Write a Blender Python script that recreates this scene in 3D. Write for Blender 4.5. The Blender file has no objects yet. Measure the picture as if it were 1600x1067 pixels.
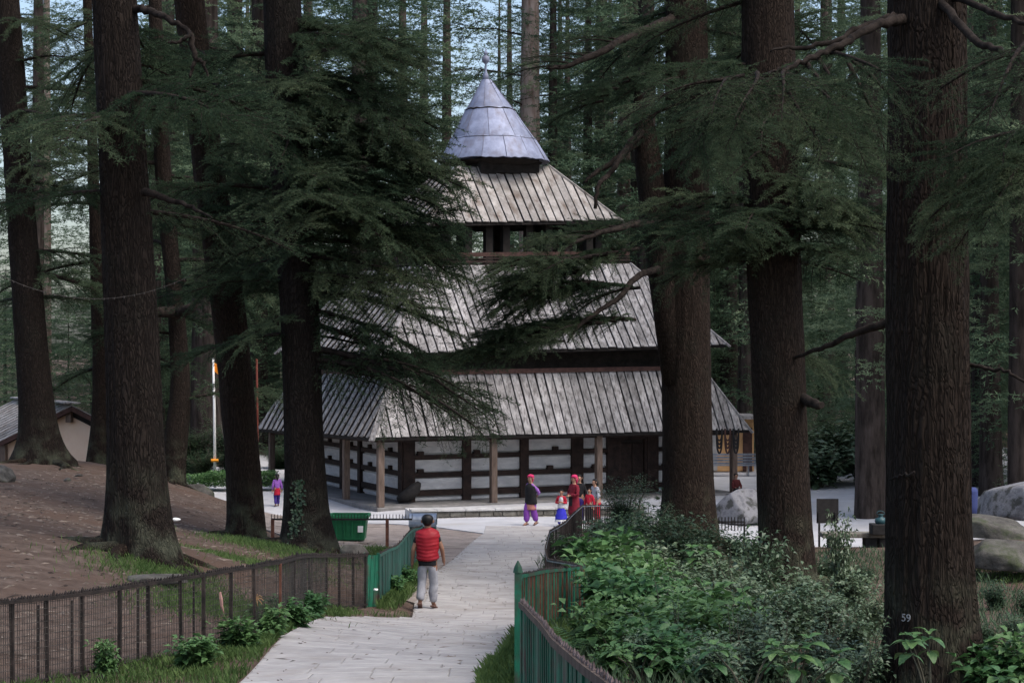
import bpy, math, random
import numpy as np
from mathutils import Vector, Matrix
R = math.radians
SC = bpy.context.scene
COL = SC.collection
# ------------------------------------------------------------------ camera, sky, sun, exposure
F = 2800.0                      # focal length in photo pixels
CZ = 6.0                        # camera height above the temple court
cam_d = bpy.data.cameras.new('camera'); cam = bpy.data.objects.new('camera', cam_d); COL.objects.link(cam)
cam.location = (0, 0, CZ); cam.rotation_euler = (R(90), 0, 0)
cam_d.sensor_width = 36; cam_d.lens = 36*F/1600; cam_d.clip_end = 3000; cam_d.clip_start = .5
SC.camera = cam
SUN_EL, SUN_AZ = R(58), R(126)     # azimuth from +Y clockwise
world = bpy.data.worlds.new('World'); SC.world = world; world.use_nodes = True
wn = world.node_tree; bg = wn.nodes['Background']
sky = wn.nodes.new('ShaderNodeTexSky'); sky.sky_type = 'NISHITA'; sky.sun_disc = False
sky.sun_elevation = SUN_EL; sky.sun_rotation = SUN_AZ
sky.air_density = 1.0; sky.dust_density = 3.5; sky.ozone_density = 1.0
wn.links.new(sky.outputs[0], bg.inputs[0]); bg.inputs[1].default_value = 0.15
sl = bpy.data.lights.new('sun', 'SUN'); sl.energy = 1.2; sl.angle = R(38); sl.color = (1, .97, .93)
so = bpy.data.objects.new('sun', sl); COL.objects.link(so)
sd = Vector((math.sin(SUN_AZ)*math.cos(SUN_EL), math.cos(SUN_AZ)*math.cos(SUN_EL), math.sin(SUN_EL)))
so.rotation_euler = sd.to_track_quat('Z', 'Y').to_euler(); so.location = sd*60
vs = SC.view_settings; vs.view_transform = 'Standard'; vs.look = 'None'; vs.gamma = 1; vs.use_curve_mapping = False
vs.exposure = 0.82
SC.cycles.max_bounces = 5; SC.cycles.diffuse_bounces = 3; SC.cycles.glossy_bounces = 2
SC.cycles.transmission_bounces = 2; SC.cycles.transparent_max_bounces = 4; SC.cycles.use_denoising = True
SC.cycles.caustics_reflective = False; SC.cycles.caustics_refractive = False

# ------------------------------------------------------------------ helpers
def W(px, py, d):
    return Vector(((px-800)/F*d, d, CZ-(py-533.5)/F*d))

PROF = np.array([(0, 1.65), (17, 3.24), (18.7, 3.42), (30.5, 4.6), (40, 5.05), (55.7, 5.72), (64, 6.05), (400, 6.05)])
def prof(d): return float(np.interp(d, PROF[:, 0], PROF[:, 1]))
def depth_at(py):
    lo, hi = 5, 120
    for _ in range(40):
        m = (lo+hi)/2
        if 533.5+prof(m)*F/m > py: lo = m
        else: hi = m
    return (lo+hi)/2

class MB:
    def __init__(s): s.v = []; s.f = []; s.m = []; s.mi = 0
    def add(s, vs_, fs_):
        o = len(s.v); s.v.extend([tuple(p) for p in vs_])
        for f in fs_: s.f.append(tuple(i+o for i in f)); s.m.append(s.mi)
        return s
    def box(s, c, size, M=None):
        hx, hy, hz = size[0]/2, size[1]/2, size[2]/2
        p = [Vector((sx*hx, sy*hy, sz*hz)) for sz in (-1, 1) for sy in (-1, 1) for sx in (-1, 1)]
        if M is not None: p = [M @ q for q in p]
        c = Vector(c)
        return s.add([q+c for q in p], [(0,2,3,1),(4,5,7,6),(0,1,5,4),(2,6,7,3),(0,4,6,2),(1,3,7,5)])
    def beam(s, a, b, w, h, up=(0, 0, 1)):
        a = Vector(a); b = Vector(b); x = (b-a); L = x.length; x.normalize()
        up = Vector(up); y = up.cross(x)
        if y.length < 1e-4: y = Vector((0, 1, 0)).cross(x)
        y.normalize(); z = x.cross(y)
        M = Matrix((x, y, z)).transposed()
        return s.box((a+b)/2, (L, w, h), M)
    def tube(s, pts, rad, seg=8, caps=True):
        pts = [Vector(p) for p in pts]; n = len(pts)
        if not hasattr(rad, '__len__'): rad = [rad]*n
        vs_ = []; prev = None
        for i, p in enumerate(pts):
            t = (pts[min(i+1, n-1)]-pts[max(i-1, 0)]).normalized()
            if prev is None:
                u = t.cross(Vector((0, 0, 1)));
                if u.length < .05: u = t.cross(Vector((1, 0, 0)))
            else: u = prev-t*prev.dot(t)
            u.normalize(); prev = u; w = t.cross(u)
            for k in range(seg):
                a = 2*math.pi*k/seg
                vs_.append(p+(u*math.cos(a)+w*math.sin(a))*rad[i])
        fs = [(i*seg+k, i*seg+(k+1) % seg, (i+1)*seg+(k+1) % seg, (i+1)*seg+k) for i in range(n-1) for k in range(seg)]
        if caps: fs += [tuple(range(seg))[::-1], tuple((n-1)*seg+k for k in range(seg))]
        return s.add(vs_, fs)
    def loft(s, rings, caps=True):
        n = len(rings[0]); vs_ = [p for r in rings for p in r]
        fs = [(i*n+k, i*n+(k+1) % n, (i+1)*n+(k+1) % n, (i+1)*n+k) for i in range(len(rings)-1) for k in range(n)]
        if caps: fs += [tuple(range(n))[::-1], tuple((len(rings)-1)*n+k for k in range(n))]
        return s.add(vs_, fs)
    def lathe(s, prof_, c, seg=24, caps=True):
        c = Vector(c)
        return s.loft([[c+Vector((r*math.cos(2*math.pi*k/seg), r*math.sin(2*math.pi*k/seg), z)) for k in range(seg)] for r, z in prof_], caps)
    def prism(s, poly, z0, z1):
        n = len(poly)
        return s.add([(x, y, z0) for x, y in poly]+[(x, y, z1) for x, y in poly],
                     [tuple(range(n))[::-1], tuple(range(n, 2*n))]+[(i, (i+1) % n, n+(i+1) % n, n+i) for i in range(n)])
    def build(s, name, mat, parent=None, smooth=False, local=False, bevel=0):
        me = bpy.data.meshes.new(name)
        off = Vector((0, 0, 0)) if (local or parent is None) else wloc(parent)
        me.from_pydata([(v[0]-off.x, v[1]-off.y, v[2]-off.z) for v in s.v], [], s.f)
        for m in (mat if isinstance(mat, (list, tuple)) else [mat]): me.materials.append(m)
        if any(s.m): me.polygons.foreach_set('material_index', s.m)
        if smooth: me.polygons.foreach_set('use_smooth', [True]*len(s.f))
        me.update()
        o = bpy.data.objects.new(name, me); COL.objects.link(o)
        if parent: o.parent = parent
        if bevel:
            b = o.modifiers.new('bevel', 'BEVEL'); b.width = bevel; b.segments = 2
        return o

def wloc(o):
    v = Vector((0, 0, 0))
    while o is not None: v = v+o.location; o = o.parent
    return v
def empty(name, loc, label=None, cat=None, group=None):
    o = bpy.data.objects.new(name, None); COL.objects.link(o); o.location = loc; o.empty_display_size = .2
    return tag(o, label, cat, group)
def tag(o, label=None, cat=None, group=None, kind=None):
    if label: o['label'] = label
    if cat: o['category'] = cat
    if group: o['group'] = group
    if kind: o['kind'] = kind
    return o
def np_mesh(name, v, tris, mats, mi=None, smooth=False):
    me = bpy.data.meshes.new(name)
    v = np.asarray(v, np.float32); tris = np.asarray(tris, np.int32)
    me.vertices.add(len(v)); me.vertices.foreach_set('co', v.ravel())
    k = tris.shape[1]
    me.loops.add(tris.size); me.loops.foreach_set('vertex_index', tris.ravel())
    me.polygons.add(len(tris)); me.polygons.foreach_set('loop_start', np.arange(0, tris.size, k, dtype=np.int32))
    for m in mats: me.materials.append(m)
    if mi is not None: me.polygons.foreach_set('material_index', np.asarray(mi, np.int32))
    if smooth: me.polygons.foreach_set('use_smooth', np.ones(len(tris), bool))
    me.update(calc_edges=True); me.validate()
    return me
def obj(name, me, parent=None, loc=(0, 0, 0), rot=(0, 0, 0), scale=1):
    o = bpy.data.objects.new(name, me); COL.objects.link(o); o.parent = parent
    o.location = loc; o.rotation_euler = rot
    o.scale = (scale,)*3 if not hasattr(scale, '__len__') else scale
    return o

# ------------------------------------------------------------------ materials
def srgb(r, g, b): return tuple(((c/255)/12.92 if c/255 < .04045 else ((c/255+.055)/1.055)**2.4) for c in (r, g, b))
def mat(name, c1, c2=None, scale=5, stretch=(1, 1, 1), rough=.85, rnd=0, bump=0, bscale=None, detail=6, spec=.3,
        transl=0, metal=0, ramp=(.35, .65), c3=None, c3scale=1.5, c3ramp=(.5, .7), coords='Object', bstretch=None, hue=0, c3stretch=None):
    m = bpy.data.materials.new(name); m.use_nodes = True; nt = m.node_tree; N = nt.nodes; L = nt.links
    b = N['Principled BSDF']; b.inputs['Roughness'].default_value = rough; b.inputs['Metallic'].default_value = metal
    b.inputs['Specular IOR Level'].default_value = spec
    tc = N.new('ShaderNodeTexCoord')
    def mapped(st):
        mp = N.new('ShaderNodeMapping'); mp.inputs['Scale'].default_value = st
        L.new(tc.outputs[coords], mp.inputs[0]); return mp.outputs[0]
    vec = mapped(stretch)
    oi = N.new('ShaderNodeObjectInfo')
    if rnd or hue:
        ad = N.new('ShaderNodeVectorMath'); ad.operation = 'ADD'
        ml = N.new('ShaderNodeVectorMath'); ml.operation = 'SCALE'; ml.inputs[0].default_value = (37, 51, 23)
        L.new(oi.outputs['Random'], ml.inputs['Scale']); L.new(vec, ad.inputs[0]); L.new(ml.outputs[0], ad.inputs[1]); vec = ad.outputs[0]
    col = None
    if c2 is not None:
        nz = N.new('ShaderNodeTexNoise'); nz.inputs['Scale'].default_value = scale; nz.inputs['Detail'].default_value = detail
        nz.inputs['Roughness'].default_value = .65
        L.new(vec, nz.inputs['Vector'])
        rp = N.new('ShaderNodeValToRGB'); rp.color_ramp.elements[0].position = ramp[0]; rp.color_ramp.elements[1].position = ramp[1]
        rp.color_ramp.elements[0].color = (*c1, 1); rp.color_ramp.elements[1].color = (*c2, 1)
        L.new(nz.outputs['Fac'], rp.inputs[0]); col = rp.outputs[0]
    else:
        rgb = N.new('ShaderNodeRGB'); rgb.outputs[0].default_value = (*c1, 1); col = rgb.outputs[0]
    if c3 is not None:
        nz3 = N.new('ShaderNodeTexNoise'); nz3.inputs['Scale'].default_value = c3scale; nz3.inputs['Detail'].default_value = 5
        nz3.inputs['Roughness'].default_value = .6
        L.new(mapped(c3stretch) if c3stretch else tc.outputs[coords], nz3.inputs['Vector'])
        r3 = N.new('ShaderNodeValToRGB'); r3.color_ramp.elements[0].position = c3ramp[0]; r3.color_ramp.elements[1].position = c3ramp[1]
        L.new(nz3.outputs['Fac'], r3.inputs[0])
        mx = N.new('ShaderNodeMix'); mx.data_type = 'RGBA'; L.new(r3.outputs[0], mx.inputs['Factor'])
        L.new(col, mx.inputs['A']); mx.inputs['B'].default_value = (*c3, 1); col = mx.outputs['Result']
    if rnd or hue:
        hs = N.new('ShaderNodeHueSaturation')
        mr = N.new('ShaderNodeMapRange'); mr.inputs['To Min'].default_value = 1-rnd; mr.inputs['To Max'].default_value = 1+rnd
        L.new(oi.outputs['Random'], mr.inputs['Value']); L.new(mr.outputs[0], hs.inputs['Value'])
        if hue:
            mh = N.new('ShaderNodeMapRange'); mh.inputs['To Min'].default_value = .5+hue; mh.inputs['To Max'].default_value = .5-hue
            L.new(oi.outputs['Random'], mh.inputs['Value']); L.new(mh.outputs[0], hs.inputs['Hue'])
        L.new(col, hs.inputs['Color']); col = hs.outputs[0]
    L.new(col, b.inputs['Base Color'])
    if bump:
        nb = N.new('ShaderNodeTexNoise'); nb.inputs['Scale'].default_value = bscale or scale; nb.inputs['Detail'].default_value = 8
        nb.inputs['Roughness'].default_value = .7
        L.new(mapped(bstretch or stretch), nb.inputs['Vector'])
        bp = N.new('ShaderNodeBump'); bp.inputs['Strength'].default_value = bump; bp.inputs['Distance'].default_value = .04
        L.new(nb.outputs['Fac'], bp.inputs['Height']); L.new(bp.outputs[0], b.inputs['Normal'])
    if transl:
        tr = N.new('ShaderNodeBsdfTranslucent'); L.new(col, tr.inputs[0])
        mxs = N.new('ShaderNodeMixShader'); mxs.inputs[0].default_value = transl
        L.new(b.outputs[0], mxs.inputs[1]); L.new(tr.outputs[0], mxs.inputs[2])
        L.new(mxs.outputs[0], N['Material Output'].inputs['Surface'])
    return m

M = {}
def bark_mat(name, dark, light, lichen, sc=25, zs=.2):
    m = bpy.data.materials.new(name); m.use_nodes = True; nt = m.node_tree; N = nt.nodes; L = nt.links; b = N['Principled BSDF']
    b.inputs['Roughness'].default_value = .95; b.inputs['Specular IOR Level'].default_value = .1
    tc = N.new('ShaderNodeTexCoord'); mp = N.new('ShaderNodeMapping'); mp.inputs['Scale'].default_value = (1, 1, zs); L.new(tc.outputs['Object'], mp.inputs[0])
    nz = N.new('ShaderNodeTexNoise'); nz.inputs['Scale'].default_value = 5; nz.inputs['Detail'].default_value = 3; L.new(mp.outputs[0], nz.inputs['Vector'])
    ad = N.new('ShaderNodeVectorMath'); ad.operation = 'MULTIPLY_ADD'; L.new(nz.outputs['Color'], ad.inputs[0]); ad.inputs[1].default_value = (.3,)*3; L.new(mp.outputs[0], ad.inputs[2])
    vo = N.new('ShaderNodeTexVoronoi'); vo.feature = 'DISTANCE_TO_EDGE'; vo.inputs['Scale'].default_value = sc; L.new(ad.outputs[0], vo.inputs['Vector'])
    r1 = N.new('ShaderNodeValToRGB'); r1.color_ramp.elements[0].position = .0; r1.color_ramp.elements[1].position = .22; r1.color_ramp.elements[0].color = (.45, .45, .45, 1); L.new(vo.outputs['Distance'], r1.inputs[0])
    n2 = N.new('ShaderNodeTexNoise'); n2.inputs['Scale'].default_value = 22; n2.inputs['Detail'].default_value = 7; n2.inputs['Roughness'].default_value = .7; L.new(mp.outputs[0], n2.inputs['Vector'])
    hm = N.new('ShaderNodeMath'); hm.operation = 'MULTIPLY_ADD'; L.new(n2.outputs['Fac'], hm.inputs[0]); hm.inputs[1].default_value = .7; L.new(r1.outputs[0], hm.inputs[2])
    r2 = N.new('ShaderNodeValToRGB'); r2.color_ramp.elements[0].position = .25; r2.color_ramp.elements[1].position = 1.0; r2.color_ramp.elements[0].color = (*dark, 1); r2.color_ramp.elements[1].color = (*light, 1)
    ml = N.new('ShaderNodeMath'); ml.operation = 'MULTIPLY'; ml.inputs[1].default_value = .72; L.new(hm.outputs[0], ml.inputs[0]); L.new(ml.outputs[0], r2.inputs[0])
    n3 = N.new('ShaderNodeTexNoise'); n3.inputs['Scale'].default_value = 1.3; n3.inputs['Detail'].default_value = 6; L.new(tc.outputs['Object'], n3.inputs['Vector'])
    r3 = N.new('ShaderNodeValToRGB'); r3.color_ramp.elements[0].position = .54; r3.color_ramp.elements[1].position = .72; L.new(n3.outputs['Fac'], r3.inputs[0])
    m3 = N.new('ShaderNodeMath'); m3.operation = 'MULTIPLY'; m3.inputs[1].default_value = .6; L.new(r3.outputs[0], m3.inputs[0])
    mx = N.new('ShaderNodeMix'); mx.data_type = 'RGBA'; L.new(m3.outputs[0], mx.inputs['Factor']); L.new(r2.outputs[0], mx.inputs['A']); mx.inputs['B'].default_value = (*lichen, 1)
    sx = N.new('ShaderNodeSeparateXYZ'); L.new(tc.outputs['Object'], sx.inputs[0])
    mz = N.new('ShaderNodeMapRange'); mz.inputs['From Min'].default_value = .1; mz.inputs['From Max'].default_value = 1.7; mz.inputs['To Min'].default_value = .95; mz.inputs['To Max'].default_value = 0; L.new(sx.outputs['Z'], mz.inputs['Value'])
    n4 = N.new('ShaderNodeTexNoise'); n4.inputs['Scale'].default_value = 2.6; n4.inputs['Detail'].default_value = 7; L.new(tc.outputs['Object'], n4.inputs['Vector'])
    r4 = N.new('ShaderNodeValToRGB'); r4.color_ramp.elements[0].position = .45; r4.color_ramp.elements[1].position = .66; L.new(n4.outputs['Fac'], r4.inputs[0])
    m4 = N.new('ShaderNodeMath'); m4.operation = 'MULTIPLY'; L.new(r4.outputs[0], m4.inputs[0]); L.new(mz.outputs[0], m4.inputs[1])
    mo = N.new('ShaderNodeMix'); mo.data_type = 'RGBA'; L.new(m4.outputs[0], mo.inputs['Factor']); L.new(mx.outputs['Result'], mo.inputs['A']); mo.inputs['B'].default_value = (.085, .09, .06, 1)
    oi = N.new('ShaderNodeObjectInfo'); hs = N.new('ShaderNodeHueSaturation'); mr = N.new('ShaderNodeMapRange'); mr.inputs['To Min'].default_value = .75; mr.inputs['To Max'].default_value = 1.25
    L.new(oi.outputs['Random'], mr.inputs['Value']); L.new(mr.outputs[0], hs.inputs['Value']); L.new(mr.outputs[0], hs.inputs['Saturation']); L.new(mo.outputs['Result'], hs.inputs['Color'])
    L.new(hs.outputs[0], b.inputs['Base Color'])
    bp = N.new('ShaderNodeBump'); bp.inputs['Strength'].default_value = 1; bp.inputs['Distance'].default_value = .04; L.new(hm.outputs[0], bp.inputs['Height']); L.new(bp.outputs[0], b.inputs['Normal'])
    return m
M['bark'] = bark_mat('bark', (.0028, .002, .0016), (.036, .0265, .021), (.022, .021, .016))
M['bark_far'] = mat('bark_far', (.02, .016, .014), (.07, .056, .05), scale=2.5, stretch=(2, 2, .4), rough=.95, bump=.6, rnd=.3, spec=.1)
M['bark_pale'] = mat('bark_pale', (.16, .11, .09), (.34, .28, .25), scale=2.5, stretch=(2, 2, .35), rough=.95, bump=.6, spec=.1)
M['limb'] = mat('limb', (.01, .008, .007), (.042, .033, .028), scale=8, rough=.95, bump=.5, spec=.1)
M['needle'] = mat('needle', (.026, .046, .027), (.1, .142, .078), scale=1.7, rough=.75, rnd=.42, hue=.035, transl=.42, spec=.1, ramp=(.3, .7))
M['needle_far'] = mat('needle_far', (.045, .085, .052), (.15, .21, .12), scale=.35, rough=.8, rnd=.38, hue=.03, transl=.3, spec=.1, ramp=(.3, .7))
M['leaf_dull'] = mat('leaf_dull', (.042, .08, .036), (.14, .195, .115), scale=6, rough=.45, rnd=.15, hue=.02, transl=.15, spec=.5)
M['leaf_bright'] = mat('leaf_bright', (.045, .11, .036), (.12, .235, .08), scale=5, rough=.5, rnd=.2, hue=.02, transl=.25, spec=.45)
M['leaf_dark'] = mat('leaf_dark', (.028, .06, .03), (.065, .11, .055), scale=5, rough=.5, rnd=.25, hue=.02, transl=.2, spec=.4)
M['grass'] = mat('grass', (.05, .1, .025), (.13, .2, .06), scale=2.5, rough=.7, transl=.25)
M['stem'] = mat('stem', (.05, .05, .035), (.1, .09, .06), scale=6)
M['earth'] = mat('earth', (.05, .034, .027), (.165, .125, .102), scale=3.2, rough=.95, bump=1, bscale=7, detail=12, ramp=(.3, .72), c3=(.1, .066, .05), c3scale=.5, c3ramp=(.42, .66), spec=.1)
M['paving'] = mat('paving', (.31, .294, .284), (.42, .402, .388), scale=2.2, rough=.85, rnd=.06, bump=.15, bscale=20, c3=(.27, .245, .225), c3scale=1.1, c3ramp=(.5, .78))
M['court'] = mat('court', (.4, .4, .41), (.52, .52, .54), scale=.8, rough=.85, bump=.12, bscale=14, c3=(.36, .345, .32), c3scale=.4, c3ramp=(.55, .75))
M['joint'] = mat('joint', (.27, .25, .235), (.37, .348, .33), scale=6, rough=.95)
M['plank'] = mat('plank', (.19, .179, .176), (.4, .384, .38), scale=2.5, stretch=(1.2, 1.2, .5), rough=.8, rnd=.25, bump=.35, bscale=14, c3=(.075, .068, .066), c3scale=5, c3ramp=(.46, .7), c3stretch=(2.0, 1.2, .4))
M['plank_warm'] = mat('plank_warm', (.19, .172, .157), (.37, .345, .322), scale=2.5, rough=.8, rnd=.2, bump=.35, bscale=14, c3=(.14, .11, .09), c3scale=1.6, c3ramp=(.52, .68), c3stretch=(1.4, 1, .5))
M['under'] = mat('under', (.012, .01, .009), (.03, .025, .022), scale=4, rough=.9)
M['timber'] = mat('timber', (.013, .008, .007), (.04, .024, .019), scale=4, stretch=(1, 1, 1), rough=.8, rnd=.2, bump=.5, bscale=18)
M['post'] = mat('post', (.075, .052, .04), (.17, .125, .1), scale=4, stretch=(3, 3, .5), rough=.85, rnd=.2, bump=.4)
M['redwood'] = mat('redwood', (.045, .023, .019), (.09, .048, .04), scale=5, rough=.85, bump=.3)
M['plaster'] = mat('plaster', (.42, .42, .43), (.58, .575, .57), scale=1.8, stretch=(1, 1, 3), rough=.9, rnd=.07, bump=.5, bscale=5, bstretch=(1, 1, 4), c3=(.33, .31, .3), c3scale=2.2, c3ramp=(.6, .8))
M['stone'] = mat('stone', (.1, .09, .075), (.25, .235, .2), scale=4, rough=.95, rnd=.3, bump=.8, bscale=8)
M['cap'] = mat('cap', (.36, .35, .335), (.5, .49, .475), scale=3, rough=.9, rnd=.1, bump=.4)
M['tin'] = mat('tin', (.18, .2, .285), (.285, .315, .43), scale=2.2, rough=.6, metal=.15, rnd=.13, bump=.25, bscale=3, spec=.5, c3=(.17, .17, .22), c3scale=2.2, c3ramp=(.48, .7), c3stretch=(1.5, 1.5, .5))
M['rock_pale'] = mat('rock_pale', (.13, .13, .14), (.36, .355, .37), scale=2.6, rough=.95, bump=1, bscale=3.5, detail=9, c3=(.07, .07, .065), c3scale=2.6, c3ramp=(.48, .6))
M['rock_moss'] = mat('rock_moss', (.045, .042, .037), (.13, .122, .108), scale=2.5, rough=.95, bump=.9, bscale=5, c3=(.055, .065, .035), c3scale=1.8, c3ramp=(.52, .66))
M['peach'] = mat('peach', (.84, .6, .44), (.88, .66, .5), scale=2, rough=.9, c3=(.76, .52, .38), c3scale=.8, bump=.2)
M['ochre'] = mat('ochre', (.66, .38, .17), (.74, .45, .22), scale=3, rough=.8)
M['iron'] = mat('iron', (.012, .01, .009), (.042, .031, .027), scale=9, rough=.75, rnd=.2, bump=.2)
M['rust'] = mat('rust', (.09, .035, .025), (.19, .085, .055), scale=7, rough=.85)
M['wire'] = mat('wire', (.03, .026, .023), (.08, .07, .062), scale=9, rough=.6)
M['green_board'] = mat('green_board', (.008, .065, .038), (.013, .14, .08), scale=5, stretch=(1, 1, .5), rough=.65, rnd=.3, bump=.3, c3=(.06, .04, .032), c3scale=3.5, c3ramp=(.47, .66))
M['green_sheet'] = mat('green_sheet', (.01, .055, .042), (.022, .1, .076), scale=4, rough=.6, rnd=.25, c3=(.05, .06, .055), c3scale=4)
M['bin_green'] = mat('bin_green', (.01, .1, .04), (.018, .17, .07), scale=2, rough=.5)
M['steel'] = mat('steel', (.2, .235, .29), (.36, .4, .46), scale=4, rough=.35, metal=.7)
M['white'] = mat('white', (.7, .7, .68), (.8, .8, .78), scale=6)
M['blue'] = mat('blue', (.04, .055, .16))
M['dark'] = mat('dark', (.012, .011, .011), (.03, .027, .026), scale=6, rough=.8)
M['orange'] = mat('orange', (.85, .32, .03))
M['redpole'] = mat('redpole', (.12, .03, .02), (.18, .05, .035), scale=3)
M['veranda'] = mat('veranda', (.15, .145, .14), (.24, .23, .225), scale=2, rough=.9, bump=.3)
M['sand'] = mat('sand', (.2, .165, .145), (.34, .29, .26), scale=2.5, rough=.95, bump=.6, bscale=9, detail=10, c3=(.15, .12, .1), c3scale=1.2, c3ramp=(.5, .75))
M['old_picket'] = mat('old_picket', (.05, .036, .034), (.17, .13, .125), scale=14, rough=.9)
M['tin_dark'] = mat('tin_dark', (.09, .09, .12), (.15, .15, .19), scale=6, rough=.6)
# ------------------------------------------------------------------ terrain
TP = [(x, d, prof(d)) for d in (0, 8, 14, 18, 22, 26, 30, 35, 40, 46, 52, 57) for x in (-1.6, .1)]
TP += [(x, d, 6.05) for x in (-9, -4, 1, 7, 13) for d in (63, 70, 80, 92)] + [(-14, 72, 6.05), (-13, 66, 5.95), (-8, 60, 5.95), (-5, 54, 5.65), (-3, 48, 5.35)]
TP += [(-5.1, 17.5, 3.42), (-4.2, 19, 3.49), (-3.3, 20, 3.46), (-2.8, 21.7, 3.53), (-2.9, 28, 4.24), (-2.4, 29.8, 4.42), (-2.3, 34, 4.72), (-2.1, 40.5, 5.08),
       (-5.85, 28, 3.3), (-6.9, 24, 3.12), (-9.5, 38, 3.6), (-14.8, 56, 3.8), (-14.6, 62, 4.2), (-5.6, 30.5, 3.5), (-5.95, 34, 3.98),
       (-6.3, 43, 4.78), (-4.57, 40, 4.62), (-3.4, 36, 4.55), (-11, 58, 4.5), (-10.5, 62, 5.4), (-15, 52, 3.7), (-30, 60, 4.3), (-18, 60, 4.25), (-20, 30, 2.5),
       (-10, 18, 2.7), (-8, 8, 1.9), (-9, 47, 4.3), (-20, 70, 4.9), (-30, 90, 4.2), (-6.5, 50, 5.2), (-6.2, 46.5, 5.1), (-17, 66, 4.9)]
TP += [(1.2, 14, 3.1), (.8, 11, 2.7), (4.7, 20, 3.98), (1.6, 22, 3.95), (2.2, 28, 4.4), (5.4, 35, 4.75), (4.4, 44, 5.1), (2.6, 36, 4.85), (2.4, 51, 5.55), (6, 54, 5.95), (9.5, 52, 6.05), (13, 60, 6.05),
       (11, 40, 4.75), (9, 33, 4.75), (7.2, 26, 4.35), (16, 58, 5.5), (30, 60, 4.5), (25, 40, 3.6), (15, 25, 3.7), (8, 10, 2.8), (16, 44, 4.5), (19, 70, 5.6)]
TP += [(-60, 140, 3), (0, 130, 6), (60, 140, 3), (-70, 40, 2), (70, 40, 2), (0, -60, -2), (-60, -40, -2), (60, -40, -2), (0, 200, 4), (-120, 220, 0), (120, 220, 0)]
TP = np.array(TP, float)
def _tps(r2): return np.where(r2 > 1e-9, .5*r2*np.log(np.maximum(r2, 1e-9)), 0)
_n = len(TP); _P = TP[:, :2]
_K = _tps(((_P[:, None]-_P[None])**2).sum(-1))+np.eye(_n)*1.5
_Q = np.c_[np.ones(_n), _P]
_A = np.block([[_K, _Q], [_Q.T, np.zeros((3, 3))]])
_w = np.linalg.solve(_A, np.r_[TP[:, 2], 0, 0, 0])
def gz_arr(x, y):
    x = np.asarray(x, float); y = np.asarray(y, float); sh = x.shape
    q = np.c_[x.ravel(), y.ravel()]; out = np.empty(len(q))
    for i in range(0, len(q), 4000):
        c = q[i:i+4000]
        out[i:i+4000] = _tps(((c[:, None]-_P[None])**2).sum(-1)) @ _w[:_n]+_w[_n]+c @ _w[_n+1:]
    return (CZ-out).reshape(sh)
def gz(x, y): return float(gz_arr(np.array([x]), np.array([y]))[0])
def nz2(x, y, seed, f):
    rg = np.random.default_rng(seed); o = 0
    for k in range(9):
        a = rg.uniform(0, 6.28); fr = f*rg.uniform(.5, 2.2); o = o+np.sin((x*math.cos(a)+y*math.sin(a))*fr+rg.uniform(0, 6.28))
    return o/4.5
def inpoly(x, y, poly):
    x = np.asarray(x); y = np.asarray(y); r = np.zeros(x.shape, bool); n = len(poly)
    for i in range(n):
        x1, y1 = poly[i]; x2, y2 = poly[(i+1) % n]
        c = ((y1 > y) != (y2 > y)) & (x < (x2-x1)*(y-y1)/(y2-y1+1e-12)+x1); r ^= c
    return r
def PX(px, py): d = depth_at(py); return ((px-800)/F*d, d)
path_left = [(-1.75, 9), (-2.45, 15), PX(366, 1064), PX(400, 1042), PX(440, 1016), PX(508, 980), PX(560, 969), PX(644, 964), PX(648, 946), PX(664, 926), PX(692, 884), PX(755, 834)]
path_right = [(.15, 9), (-.1, 14), PX(752, 1064), PX(786, 1026), PX(805, 1000), (.05, 24.5), (.5, 27), (.85, 28.5), (.5, 31), (.52, 34), (.72, 39), (1.15, 42.5), (1.75, 50), (2.0, 55)]
path_poly = path_left+path_right[::-1]
court_poly = [PX(755, 834), PX(690, 823.5), PX(600, 813), PX(470, 807), PX(430, 800), PX(395, 790), (-10.2, 66), (-12, 66.5), (-15.5, 69.5), (-15.5, 76), (-13, 92), (30, 95), (30, 66), (19, 60), (13.5, 50), (9.5, 49), (7.2, 52), (5.8, 58), (2.6, 55.5), (2.0, 54.9)]

yard_poly = [PX(754, 834.4), PX(692, 884.5), PX(664, 926.5), PX(649, 946), (-1.95, 32), (-2.12, 31), (-2.12, 33), (-2.05, 37), (-2.0, 41.5), (-2.3, 44), (-4.2, 45), (-7.2, 49), (-8.5, 58), PX(430, 800.5), PX(470, 807.5), PX(600, 813.5), PX(690, 824)]
def axis(lo, a, b, hi, fine, n):
    return np.r_[-np.geomspace(1, 1-lo+a, n)[::-1]+a+1, np.arange(a+fine, b, fine), np.geomspace(1, 1+hi-b, n)+b-1]
gx = axis(-420, -19, 17, 420, .3, 22); gy = axis(-120, 9, 70, 600, .3, 24)
GX, GY = np.meshgrid(gx, gy); GZ = gz_arr(GX, GY)
far_out = np.clip((np.hypot(GX, GY-60)-110)/200, 0, 1)
GZ = GZ*(1-far_out)+(2.0)*far_out
flat = inpoly(GX, GY, path_poly) | inpoly(GX, GY, court_poly) | inpoly(GX, GY, yard_poly)
rough = nz2(GX, GY, 3, 1.3)*.035+nz2(GX, GY, 4, 5)*.012
GZ = GZ+np.where(flat, -.06, rough)
nxg, nyg = len(gx), len(gy)
ii = (np.arange(nyg-1)[:, None]*nxg+np.arange(nxg-1)[None]).ravel()
ground = obj('ground', np_mesh('ground', np.c_[GX.ravel(), GY.ravel(), GZ.ravel()], np.c_[ii, ii+1, ii+nxg+1, ii+nxg], [M['earth']], smooth=True))
tag(ground, 'brown needle strewn earth of the forest floor', None, kind='structure')

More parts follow.
